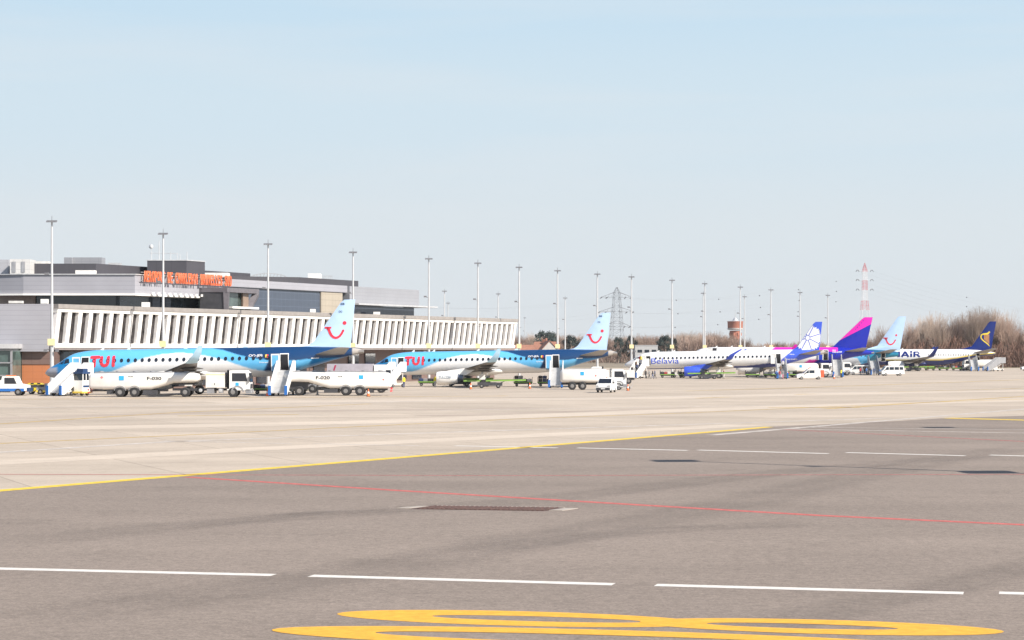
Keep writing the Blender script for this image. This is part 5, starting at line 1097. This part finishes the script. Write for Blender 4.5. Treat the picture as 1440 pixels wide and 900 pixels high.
tl = empty('tow_trolley', at(868, 290), 0, 'small low trolley with two wheels between van and cone', 'trolley'); b = MB(); b.tube((0,0,.35),(1.9,0,.35),.05,.05,6); b.box(.1,.8,-.4,.4,.4,.55); b.tube((.2,0,.5),(-.6,0,1.2),.03,.03,6); b.tube((1.9,0,.35),(2.2,0,.9),.03,.03,6); b.build('frame', LGREY, tl)
for x in (.2, 1.5):
    for s in (-1, 1): wheel(tl, x, s*.4, .26, .15)

# ------------------------------------------------------------------ people
SKIN = mat('skin', (0.45, 0.28, 0.2), .6, var=0); HAIR = mat('hair', (0.03, 0.02, 0.015), .7, var=0)
def person_mesh(stride=.0, lean=0.0, arm=.25, bag=False):
    me = bpy.data.meshes.new('person'); V = []; E_ = []; Rr = []
    def v(x, y, z, r, p=None):
        V.append((x, y+lean*max(0, z-.9), z)); Rr.append(r); i = len(V)-1
        if p is not None: E_.append((p, i))
        return i
    pel = v(0,0,.95,.145); ch = v(0,.0,1.2,.15,pel); sh = v(0,0,1.42,.13,ch); nk = v(0,.01,1.53,.055,sh); hd = v(0,.02,1.62,.085,nk); tp = v(0,.01,1.73,.075,hd)
    for s in (-1, 1):
        st = stride*s; h = v(s*.09,0,.88,.095,pel); k = v(s*.1,st*.5+.02,.49,.062,h); a = v(s*.1,st-(.08 if st < 0 else 0),.09,.042,k); f = v(s*.11,st+.14,.035,.035,a)
        so_ = v(s*.19,0,1.42,.06,sh); e = v(s*.25,-st*.5*.6-.02,1.14,.045,so_); w_ = v(s*.25,-st*.5+arm*.5,.92,.032,e); hn = v(s*.25,-st*.5+arm*.6,.83,.034,w_); v(s*.235,-st*.5+arm*.6+.03,.76,.018,hn)
    me.from_pydata(V, E_, []); o = bpy.data.objects.new('person', me); COL.objects.link(o)
    m = o.modifiers.new('s', 'SKIN'); m.use_smooth_shade = True
    for i, sv in enumerate(me.skin_vertices[0].data): sv.radius = (Rr[i], Rr[i]*.8 if i < 3 else Rr[i]); sv.use_root = (i == 0)
    o.modifiers.new('u', 'SUBSURF').levels = 1
    dg = bpy.context.evaluated_depsgraph_get(); dg.update(); out = bpy.data.meshes.new_from_object(o.evaluated_get(dg)); bpy.data.objects.remove(o); bpy.data.meshes.remove(me); out.name = 'person'; return out
POSE = [person_mesh(.0, 0, .1), person_mesh(.22, .05, .25), person_mesh(-.2, .08, .4)]
CL = {k: mat('cloth_'+k, c, .8, var=.2, scale=6) for k, c in dict(black=(.02,.02,.025), navy=(.03,.05,.13), blue=(.06,.16,.4), grey=(.2,.2,.2), white=(.6,.58,.55), red=(.4,.05,.06), hivis=(.75,.62,.03), orange=(.75,.2,.03), jeans=(.07,.11,.22), brown=(.15,.09,.05), pink=(.55,.2,.28)).items()}
PC = {}
def person(px, Y, top, leg, rz, label, pose=0, dz=0.0, hair=True):
    key = (top, leg, pose)
    if key not in PC:
        me = POSE[pose].copy()
        for m in (CL[top], CL[leg], SKIN, HAIR, BLACK): me.materials.append(m)
        for p in me.polygons:
            c = p.center; z = c.z; ax_ = abs(c.x)
            p.material_index = 4 if z < .09 else 1 if z < .93 and ax_ < .215 else 2 if (z < .89 and ax_ >= .215) else 0 if z < 1.5 else 3 if (z > 1.69 or (c.y < 0.0 and z > 1.56)) else 2
        PC[key] = me
    o = bpy.data.objects.new('person', PC[key]); COL.objects.link(o); q = at(px, Y); o.location = (q.x, q.y, q.z+dz); o.rotation_euler = (0,0,rz); tag(o, label, 'person'); return o
def on_stairs(stairs_label, t, side, *a, **k):
    st = next(o for o in COL.objects if o.get('label') == stairs_label); H = {'at the white jet nose': 2.7}.get('', 2.7 if 'queueing' in stairs_label else 2.9); run = H*1.55
    i = max(0, min(13, int(t*14))); x = run*i/14+.16; z = .35+(H-.35)*(i+1)/14; Mx = Matrix.Rotation(st.rotation_euler.z, 4, 'Z'); q = Vector(st.location)+Mx @ Vector((x, side, z))
    o = person(0, 100, *a, **k); o.location = q; o.rotation_euler = (0,0,st.rotation_euler.z-math.pi/2); return o
S1 = 'white mobile stairs with people queueing, at the white jet nose'; S2 = 'white mobile stairs below the rear door of the flower tailed jet'
for t, sd, tp_, lg, lb, ps in ((.08,.3,'black','jeans','person in black coat and jeans stepping onto the white jet front stairs',1),(.3,-.3,'navy','black','person in navy coat low on the white jet front stairs',2),(.5,.25,'brown','black','person in brown coat halfway up the white jet front stairs',1),(.7,-.25,'grey','navy','person in grey coat high on the white jet front stairs',2),(.93,.2,'red','black','person in red jacket near the top of the white jet front stairs',1)):
    on_stairs(S1, t, sd, tp_, lg, 0, lb, ps)
for px, Y, tp_, lg, rz, lb, ps in ((908,404,'black','black',.4,'person all in black waiting at the white jet front stairs',0),(913,404.5,'grey','black',1.2,'person in grey top beside the white jet front stairs',1),(918,405,'black','jeans',1.4,'person in black coat and jeans walking to the white jet',2),(921,406,'navy','black',1.5,'person in navy coat walking last towards the white jet',1),
        (612,316,'hivis','white',2.5,'worker in yellow vest standing at the second jet nose wheel',0),(1015,404,'white','grey',1.8,'worker in white top walking past the flower tailed jet wheels',1),(1018,404.6,'pink','white',1.9,'worker in pink top beside the flower tailed jet wheels',2),
        (1092,399.8,'blue','jeans',.2,'person in blue jacket at the flower tailed jet rear stairs',1),(1096.5,399.4,'red','jeans',-.2,'person in red jacket before the flower tailed jet rear stairs',0),(1101,399.8,'grey','pink',.3,'person in grey top and pink trousers at the rear stairs',1),
        (1210,462,'red','black',.5,'person in red jacket at the left of the crowd',0),(1213,461,'grey','jeans',1.2,'person in grey top within the crowd',1),(1216,462,'black','black',-.5,'person in black near the crowd centre',0),(1218.5,460.5,'blue','jeans',.8,'person in blue jacket and jeans within the crowd',0),(1221.5,461,'white','navy',1.1,'person in white top near the grey stairs',1),(1224,458,'black','jeans',-.3,'person in black coat at the grey stairs foot',2),(1229,456,'navy','black',.2,'person in navy coat right of the grey stairs',0),
        (1183,420,'hivis','black',1,'worker in yellow vest beside the pale stairs',0),(568,310,'hivis','navy',.8,'worker in yellow vest by the second jet front stairs',0),(1305,560,'orange','red',.3,'worker in orange vest under the navy bellied jet',0)):
    person(px, Y, tp_, lg, rz, lb, ps)
for t, sd, tp_, lg, lb, ps in ((.2,.3,'brown','black','person in brown coat low on the flower tailed jet rear stairs',1),(.5,-.25,'white','black','person in white top halfway up the flower tailed jet rear stairs',2)):
    on_stairs(S2, t, sd, tp_, lg, 0, lb, ps)
o = on_stairs(S1, .99, 0, 'hivis', 'navy', 0, 'crew member in yellow vest at the top of the white jet stairs', 0)

# ------------------------------------------------------------------ background: trees, hedges, houses, tower, pylons
BARK = mat('bare_bark', (0.32, 0.25, 0.20), .9, var=.25); TWIG = mat('bare_twigs', (0.33, 0.235, 0.185), .9, var=.3, scale=.25); TWIG2 = mat('grey_twigs', (0.37, 0.29, 0.235), .9, var=.3, scale=.25); EVER = mat('dark_evergreen', (0.028, 0.042, 0.036), .8, var=.45, scale=.4)
def bare_tree(seed, H=15.0, spread=.5, upright=.6, n0=7, tw=.035):
    rng = random.Random(seed); tr = MB(); cr = MB(); cnt = [0]
    def grow(p, d, L, r, lev):
        segs = 3 if lev < 3 else 2; q = p
        for k in range(segs):
            d = (d+Vector((rng.uniform(-.13,.13), rng.uniform(-.13,.13), rng.uniform(-.04,.14)*upright))).normalized(); q2 = q+d*L/segs; r2 = r*.84
            mb = tr if lev < 2 else cr
            mb.tube(q, q2, max(r, tw*.5), max(r2, tw*.4), 6 if lev < 2 else 3, cap=False); q = q2; r = r2
            if lev < 5 and (k > 0 or lev > 0):
                nb_c = 2 if lev < 3 else (rng.choice((1,1,2)) if lev == 3 else rng.choice((0,1,1)))
                for _ in range(nb_c):
                    a = rng.uniform(0, 2*math.pi); u = d.orthogonal().normalized(); v_ = d.cross(u); sp = rng.uniform(.35, .85)*spread*1.3
                    nd = (d+(u*math.cos(a)+v_*math.sin(a))*sp+Vector((0,0,.22*upright))).normalized(); grow(q, nd, L*rng.uniform(.55,.8), r*.62, lev+1)
        if lev < 5: grow(q, d, L*.72, r*.8, lev+1)
    h0 = H*.12
    tr.tube((0,0,-.3),(0,0,h0),.36,.28,8)
    for k in range(n0):
        a = 2*math.pi*k/n0+rng.uniform(-.4,.4); sp = spread*rng.uniform(.25,1.0); grow(Vector((0,0,h0*rng.uniform(.7,1.3))), Vector((math.cos(a)*sp, math.sin(a)*sp, 1)).normalized(), H*.30*rng.uniform(.8,1.1), .2, 1)
    zmax = max(v[2] for v in cr.v); k_ = H/zmax
    for mb in (tr, cr): mb.v = [(x*k_, y*k_, z*k_) for x, y, z in mb.v]
    return tr, cr
def tree_obj(tr, cr, tm, cm):
    r = empty('bare_tree', (0,0,0)); tr.build('trunk', tm, r, recalc=False); cr.build('crown', cm, r, recalc=False); return r
PROT = [tree_obj(*bare_tree(11, 16, .42, .95, 6, .026), BARK, TWIG2), tree_obj(*bare_tree(12, 15, .6, .75, 6, .026), BARK, TWIG), tree_obj(*bare_tree(13, 17, .22, 1.3, 7, .026), BARK, TWIG2), tree_obj(*bare_tree(14, 14, .75, .6, 7, .028), BARK, TWIG)]
used = [0]*4
def plant(i, px, Y, h, rz=None, label='', group='', wide=1.0):
    o = PROT[i] if not used[i] else dup(PROT[i]); used[i] += 1; base = (16,15,17,14)[i]; o.location = at(px, Y); o.rotation_euler = (0,0,random.uniform(0,6.28)); o.scale = (h/base*wide, h/base*wide, h/base)
    return tag(o, label, 'tree', group)
rt = random.Random(5)
def hY(py, Y): return (HY-py)*Y/F+HC+.33
for px, py, i in ((1225,470,1),(1238,462,3),(1250,455,1),(1264,458,3),(1278,448,1),(1290,452,0),(1302,440,0),(1312,436,2),(1322,444,0),(1334,447,1),(1345,440,0),(1354,437,0),(1363,434,2),(1373,431,0),(1383,427,2),(1388,432,2),(1398,440,0),(1408,434,0),(1417,437,1),(1427,450,3),(1437,458,1),(1449,452,0),(1462,448,1)):
    Y = 655+rt.uniform(0, 30); plant(i, px, Y, hY(py, Y)*rt.uniform(.97,1.03), label='tall bare winter tree in the wood behind the navy tail', group='bare trees at the right edge')
for k in range(9):
    px = 1222+k*27+rt.uniform(-3,3); Y = 690+rt.uniform(0,45); py = np.interp(px, [1218,1270,1330,1400,1460],[478,470,464,458,466])+rt.uniform(-6,8); plant(rt.choice((0,1,3)), px, Y, hY(py, Y), label='bare winter tree deeper in the wood at the right', group='bare trees deeper in the wood', wide=1.0)
for k in range(62):
    px = 722+k*5.6+rt.uniform(-2.5,2.5); Y = 880+rt.uniform(0,90); py = np.interp(px, [722,760,800,850,880,930,980,1010,1040,1062,1080],[470,468,470,470,470,468,464,467,472,482,490])+rt.uniform(-3,4); plant(rt.choice((1,3,1,0)), px, Y, hY(py, Y), label='small distant bare tree in the strip beyond the jets', group='distant bare trees', wide=1.5)
for k in range(16):
    px = 1075+k*8+rt.uniform(-3,3); Y = 1050+rt.uniform(0,60); plant(rt.choice((1,3)), px, Y, hY(481+rt.uniform(-4,4), Y), label='low bare tree on the skyline between the blue tails', group='low skyline trees', wide=1.6)
def thicket(name, pxa, pxb, Ya, Yb, top, n, m, label, seed, tw=.05, ln=1.6):
    rng = random.Random(seed); b = MB()
    for k in range(n):
        Y = rng.uniform(Ya, Yb); px = rng.uniform(pxa, pxb); q = at(px, Y); h = hY(np.interp(px, [p[0] for p in top], [p[1] for p in top]), Y)*(.75+.25*math.sin(px*.31+Y*.7)*math.sin(px*.083)); z = h*rng.random()**.8
        d = Vector((rng.uniform(-.6,.6), rng.uniform(-.6,.6), 1)).normalized()*ln*rng.uniform(.5,1.2); u = Vector((rng.uniform(-1,1), rng.uniform(-1,1), .1)).normalized()*tw; p = Vector((q.x, q.y, q.z+max(0, z-.6)))
        b.add([p-u, p+u, p+d+u*.4, p+d-u*.4], [(0,1,2,3)])
    o = b.build(name, m, recalc=False); return tag(o, label, None, None, 'stuff')
BRUSH = mat('brown_brush', (0.20, 0.115, 0.085), .9, var=.35, scale=.12)
thicket('undergrowth', 1205, 1470, 648, 690, [(1205,492),(1250,482),(1330,470),(1380,474),(1440,478),(1470,478)], 26000, BRUSH, 'dense brown undergrowth along the foot of the wood', 3, .07)
thicket('distant_scrub', 715, 1075, 860, 960, [(715,480),(900,478),(1000,474),(1050,480),(1075,492)], 16000, mat('grey_brown_brush', (0.22, 0.15, 0.12), .9, var=.35, scale=.1), 'grey brown scrub below the distant bare trees', 4, .09, 2.2)
thicket('skyline_scrub', 1055, 1235, 1040, 1120, [(1055,488),(1080,484),(1150,482),(1235,484)], 7000, mat('tan_brush', (0.30, 0.17, 0.10), .9, var=.35, scale=.1), 'tan and brown scrub on the skyline between the tails', 5, .12, 2.5)
def evergreen(seed, H, Wd):
    rng = random.Random(seed); r = empty('evergreen_tree', (0,0,0)); b = MB(); b.tube((0,0,-.3),(0,0,H*.8),.35,.12,7)
    cl = []
    for k in range(26):
        t = rng.random(); a = rng.uniform(0,6.28); z = H*(.25+.72*t); rr = Wd*.5*math.sin(math.pi*min(1,(.12+.85*t)))**.7*rng.uniform(.3,1.0); c = Vector((rr*math.cos(a), rr*math.sin(a), z)); cl.append((c, Wd*rng.uniform(.10,.2))); b.tube((0,0,z*.85), c, .1, .04, 4)
    b.build('trunk', BARK, r); b = MB()
    for c, s_ in cl:
        for k in range(130):
            d = Vector((rng.gauss(0,1), rng.gauss(0,1), rng.gauss(0,.8))); d = d.normalized()*s_*rng.random()**.4; p = c+d; u = Vector((rng.uniform(-1,1), rng.uniform(-1,1), rng.uniform(-1,1))).normalized(); v_ = u.orthogonal().normalized(); sz = rng.uniform(.12,.3)
            b.add([p-u*sz, p+v_*sz, p+u*sz, p-v_*sz*.6], [(0,1,2,3)])
    b.build('crown', EVER, r, recalc=False); return r
ev = evergreen(3, 11, 8.5)
for i, (px, py, Y, wd, l) in enumerate(((766,466,835,1.0,'broad dark evergreen behind the orange roofed houses'),(803,472,850,.85,'dark evergreen just left of the second red smile tail'),(936,472,858,.75,'larger of two dark evergreens before the distant trees'),(947,476,860,.55,'smaller of two dark evergreens before the distant trees'),(886,473,870,.7,'dark evergreen right of the grey lattice pylon'),(869,474,868,.55,'dark evergreen at the foot of the grey lattice pylon'))):
    o = ev if i == 0 else dup(ev); o.location = at(px, Y); h = hY(py, Y)/11; o.scale = (h*wd*1.15, h*wd*1.15, h); o.rotation_euler = (0,0,i*1.3); tag(o, l, 'tree')
HWALL = mat('pale_render', (0.42, 0.40, 0.38), .8); HBRICK = mat('red_brick', (0.30, 0.13, 0.09), .9, var=.3, scale=3); HROOF = mat('orange_tile', (0.32, 0.15, 0.10), .8, var=.2, scale=2)
def house(px, Y, w_, d_, he, hr, rz, wm, label, ztop=0):
    r = empty('house', at(px, Y), rz, label, 'house'); b = MB(); b.prism([(-w_/2,0),(w_/2,0),(w_/2,he),(0,he+hr),(-w_/2,he)], 0, d_, 'y'); wl_ = b.build('wall', wm, r)
    b = MB()
    for s in (-1, 1): b.prism([(s*(w_/2+.3),he-.15),(s*(w_/2+.3),he+.05),(0,he+hr+.3),(0,he+hr+.06)], -.3, d_+.3, 'y')
    rf = b.build('roof', HROOF, r); b = MB(); b.box(-.35,.35,d_*.6,d_*.6+.7,he+hr-.3,he+hr+1.2); b.build('chimney', HBRICK, rf)
    for x in (-w_*.25, w_*.2):
        b = MB(); b.box(x-.6,x+.6,-.06,-.01,he*.55,he*.55+1.3); b.build('window', GLASS, r)
    b = MB(); b.box(-.5,.5,-.06,-.01,0,2.1); b.build('door', WHITE2, r)
for a in ((773,800,5.6,9,5.6,3.0,R(12),HWALL,'pale house with a steep gable and orange roof left of the second tail'),(785,806,7,9,5.2,3.0,R(75),HBRICK,'brick house with orange roof just right of the pale gable'),(757,815,7,11,4.4,2.6,R(80),HBRICK,'low brick house with orange roof left of the pale gable'),(740,830,8,10,4.2,2.4,R(70),HBRICK,'low orange roofed house beside the terminal end')): house(*a)
sh = empty('warehouse', at(893, 840), 0, 'pale grey flat roofed warehouse beyond the white jet nose', 'warehouse'); b = MB(); b.box(0,9.0,0,14,0,7.0); b.build('wall', mat_panel('shed_cladding', (0.42,0.42,0.42), 1.2, 2.2, .75), sh); b = MB(); b.box(-.15,9.15,-.15,14.1,7.0,7.25); b.build('roof', LGREY, sh)
for k in range(3): b = MB(); b.box(1+k*2.8,2.8+k*2.8,-.06,-.01,4.3,5.4); b.build('window', GLASS, sh)
# water tower
wt = empty('water_tower', at(1034, 1500), 0, 'round red brick water tower with pale ring and small domed cap', 'water tower'); BR = mat('tower_brick', (0.34, 0.13, 0.085), .9, var=.15, scale=.4)
zt = lambda py: (HY-py)*1500/F+HC+.33
rw, rs = 11*1500/F, 8*1500/F
b = MB(); b.lathe([(-1,rs*1.05),(zt(465),rs)], (0,0,0), 'z', 28); b.build('shaft', BR, wt, smooth=40)
b = MB(); b.lathe([(zt(464),rs*1.02),(zt(463.4),rw*1.0),(zt(461.6),rw*1.02),(zt(461.4),rw*.98)], (0,0,0), 'z', 28); b.build('pale_ring', HWALL, wt, smooth=40)
b = MB(); b.lathe([(zt(461.5),rw*.97),(zt(453),rw*1.0),(zt(452.4),rw*1.03),(zt(451.8),rw*1.03)], (0,0,0), 'z', 28); b.build('tank', BR, wt, smooth=40)
b = MB(); b.lathe([(zt(451.8),rw*.95),(zt(450.8),rw*.4),(zt(449),rw*.28),(zt(448),rw*.22),(zt(446),.2),(zt(436),.1)], (0,0,0), 'z', 20); b.build('cap', LGREY, wt, smooth=40)
for a in (-1.2,-.4,.4,1.2): b = MB(); b.lathe([(zt(472),.9),(zt(468),.9)], (rs*math.sin(a)*.95, -rs*math.cos(a)*.95, 0), 'z', 10); b.build('window_bay', BR, wt)
# lattice pylons
STEEL = mat('pylon_steel', (0.20, 0.21, 0.23), .6, var=.1); PRED = mat('pylon_red', (0.55, 0.06, 0.07), .6); PWHT = mat('pylon_white', (0.70, 0.68, 0.68), .6)
def lattice(mb, z0, z1, w0, w1, n, r):
    lv = [(z0+(z1-z0)*k/n, w0+(w1-w0)*k/n) for k in range(n+1)]; cs = lambda z, w_: [(-w_,-w_,z),(w_,-w_,z),(w_,w_,z),(-w_,w_,z)]
    for (za, wa), (zb, wb) in zip(lv[:-1], lv[1:]):
        A, B = cs(za, wa), cs(zb, wb)
        for k in range(4): mb.tube(A[k], B[k], r, r, 4); mb.tube(A[k], B[(k+1) % 4], r*.6, r*.6, 3); mb.tube(A[(k+1) % 4], B[k], r*.6, r*.6, 3); mb.tube(B[k], B[(k+1) % 4], r*.6, r*.6, 3)
py_ = empty('power_pylon', at(867.5, 1500), R(15), 'grey lattice power pylon with three pairs of arms', 'power pylon'); k_ = 1500/F; zz_ = lambda p_: (HY-p_)*k_+HC+.33
b = MB(); lattice(b, 0, zz_(472), 6.6, 4.0, 2, .16); lattice(b, zz_(472), zz_(412), 4.0, 2.0, 7, .14); lattice(b, zz_(412), zz_(404), 2.0, .3, 2, .12); b.build('tower', STEEL, py_, recalc=False)
for pyy, span in ((418, 22), (438.5, 25), (459, 20)):
    b = MB(); z = zz_(pyy)
    for s in (-1, 1):
        for yy in (-1.4, 1.4):
            b.tube((s*1.4,yy,z+3.6),(s*span*k_,0,z+.2),.2,.16,4); b.tube((s*1.4,yy,z),(s*span*k_,0,z),.2,.16,4)
            for t in (.25,.5,.75): b.tube((s*(1.4+(span*k_-1.4)*t),yy*(1-t),z+2.2*(1-t)+.2*t),(s*(1.4+(span*k_-1.4)*t),yy*(1-t),z),.09,.09,3)
    a_ = b.build('crossarm', STEEL, py_, recalc=False)
    for s in (-1, 1):
        for t in (.62, 1): b = MB(); b.tube((s*span*k_*t,0,z),(s*span*k_*t-1.5,-.4,z-.9),.35,.3,6); b.build('insulator', DARK, a_)
p2 = empty('power_pylon', at(1216, 1700), R(10), 'red and white banded lattice pylon behind the magenta topped tail', 'power pylon'); k2 = 1700/F; z2 = lambda p_: (HY-p_)*k2+HC+.33
for (pa, pb), (wa, wb), n, m in (((500,436),(5.0,2.9),6,PWHT),((436,423),(2.7,2.2),3,PRED),((423,408),(2.0,1.75),4,PWHT),((408,394.5),(1.75,1.65),4,PRED),((394.5,382),(1.65,1.55),4,PWHT),((382,376),(1.8,1.0),2,PRED),((376,370),(1.0,.1),2,PRED)):
    b = MB(); lattice(b, z2(pa), z2(pb), wa, wb, max(1, n//2+1), .115 if pa > 423 else .10); b.build('band', m, p2, recalc=False)
for pyy in (381.5, 394.5, 408):
    b = MB(); z = z2(pyy)
    for s in (-1, 1):
        for yy in (-1, 1): b.tube((s*1.5,yy,z+.6),(s*10.5*k2,0,z+1.2),.08,.06,4)
    a_ = b.build('crossarm', mat('pylon_pale', (0.6,.6,.62), .6), p2, recalc=False)
    for s in (-1, 1):
        b = MB(); x = s*10.5*k2; b.tube((x-1.3,0,z-.4),(x-.6,0,z+.9),.22,.22,5); b.tube((x-.6,0,z+.9),(x+.6,0,z+.9),.22,.22,5); b.tube((x+.6,0,z+.9),(x+1.3,0,z-.4),.22,.22,5); b.build('insulator', DARK, a_)
# cables
CAB = mat('cable', (0.30, 0.31, 0.33), .5, var=0)
def cable(A, B, sag, label, balls=0):
    b = MB(); A, B = Vector(A), Vector(B); n = 24; P = [A+(B-A)*t/n-Vector((0,0,sag*4*(t/n)*(1-t/n))) for t in range(n+1)]
    for p, q in zip(P[:-1], P[1:]): b.tube(p, q, .03, .03, 3, cap=False)
    o = b.build('power_cable', CAB, recalc=False); tag(o, label, 'cable', 'overhead power cables')
    for k in range(balls):
        p = P[int(n*(k+1)/(balls+1))]; b = MB(); b.lathe([(-.45,.05),(-.3,.36),(0,.48),(.3,.36),(.45,.05)], p, 'x', 10); b.build('marker_ball', DARK, o)
g1, g2 = at(867.5, 1500), at(1216, 1700); gL, gR = at(430, 1330), at(1700, 1900)
for i, (pa, pb, sp) in enumerate(((418,381.5,21),(438.5,394.5,24),(459,408,19))):
    for s in (-1, 1):
        sd = 'left' if s < 0 else 'right'; lv = ('top', 'middle', 'lowest')[i]
        A = Vector((g1.x+s*sp*k_, g1.y, zz_(pa)-1)); B = Vector((g2.x+s*10.5*k2, g2.y, z2(pb))); cable(A, B, 9, 'thin power cable between the two pylons, %s arms, %s side' % (lv, sd), 5 if s > 0 else 0)
        cable(Vector((gL.x+s*10, gL.y, zz_(pa)-3)), A, 8, 'thin power cable running left from the grey pylon, %s arm, %s side' % (lv, sd)); cable(B, Vector((gR.x+s*10, gR.y, 30-i*8)), 14, 'thin power cable running right from the banded pylon, %s arm, %s side' % (lv, sd), 3 if s > 0 else 0)
# pale verge at the edge of the apron
vg = MB(); vg.add([(-400,640,-.318),(1200,640,-.318),(1200,646,-.318),(-400,646,-.318)], [(0,1,2,3)]); tag(vg.build('verge', mat('dry_verge', (0.36,.31,.16), .9, var=.2), recalc=False), kind='structure')

# ------------------------------------------------------------------ thin haze over the whole airfield
hz = MB(); hz.box(-2600, 2600, -70, 2300, -1.5, 82); ho = hz.build('haze', bpy.data.materials.new('haze')); tag(ho, kind='stuff')
hm = ho.data.materials[0]; hm.use_nodes = True; hn = hm.node_tree.nodes; hn.remove(hn['Principled BSDF']); pv = hn.new('ShaderNodeVolumePrincipled')
pv.inputs['Color'].default_value = (0.93, 0.95, 0.97, 1); pv.inputs['Density'].default_value = 0.00006; pv.inputs['Anisotropy'].default_value = 0.2
hm.node_tree.links.new(pv.outputs[0], hn['Material Output'].inputs['Volume'])
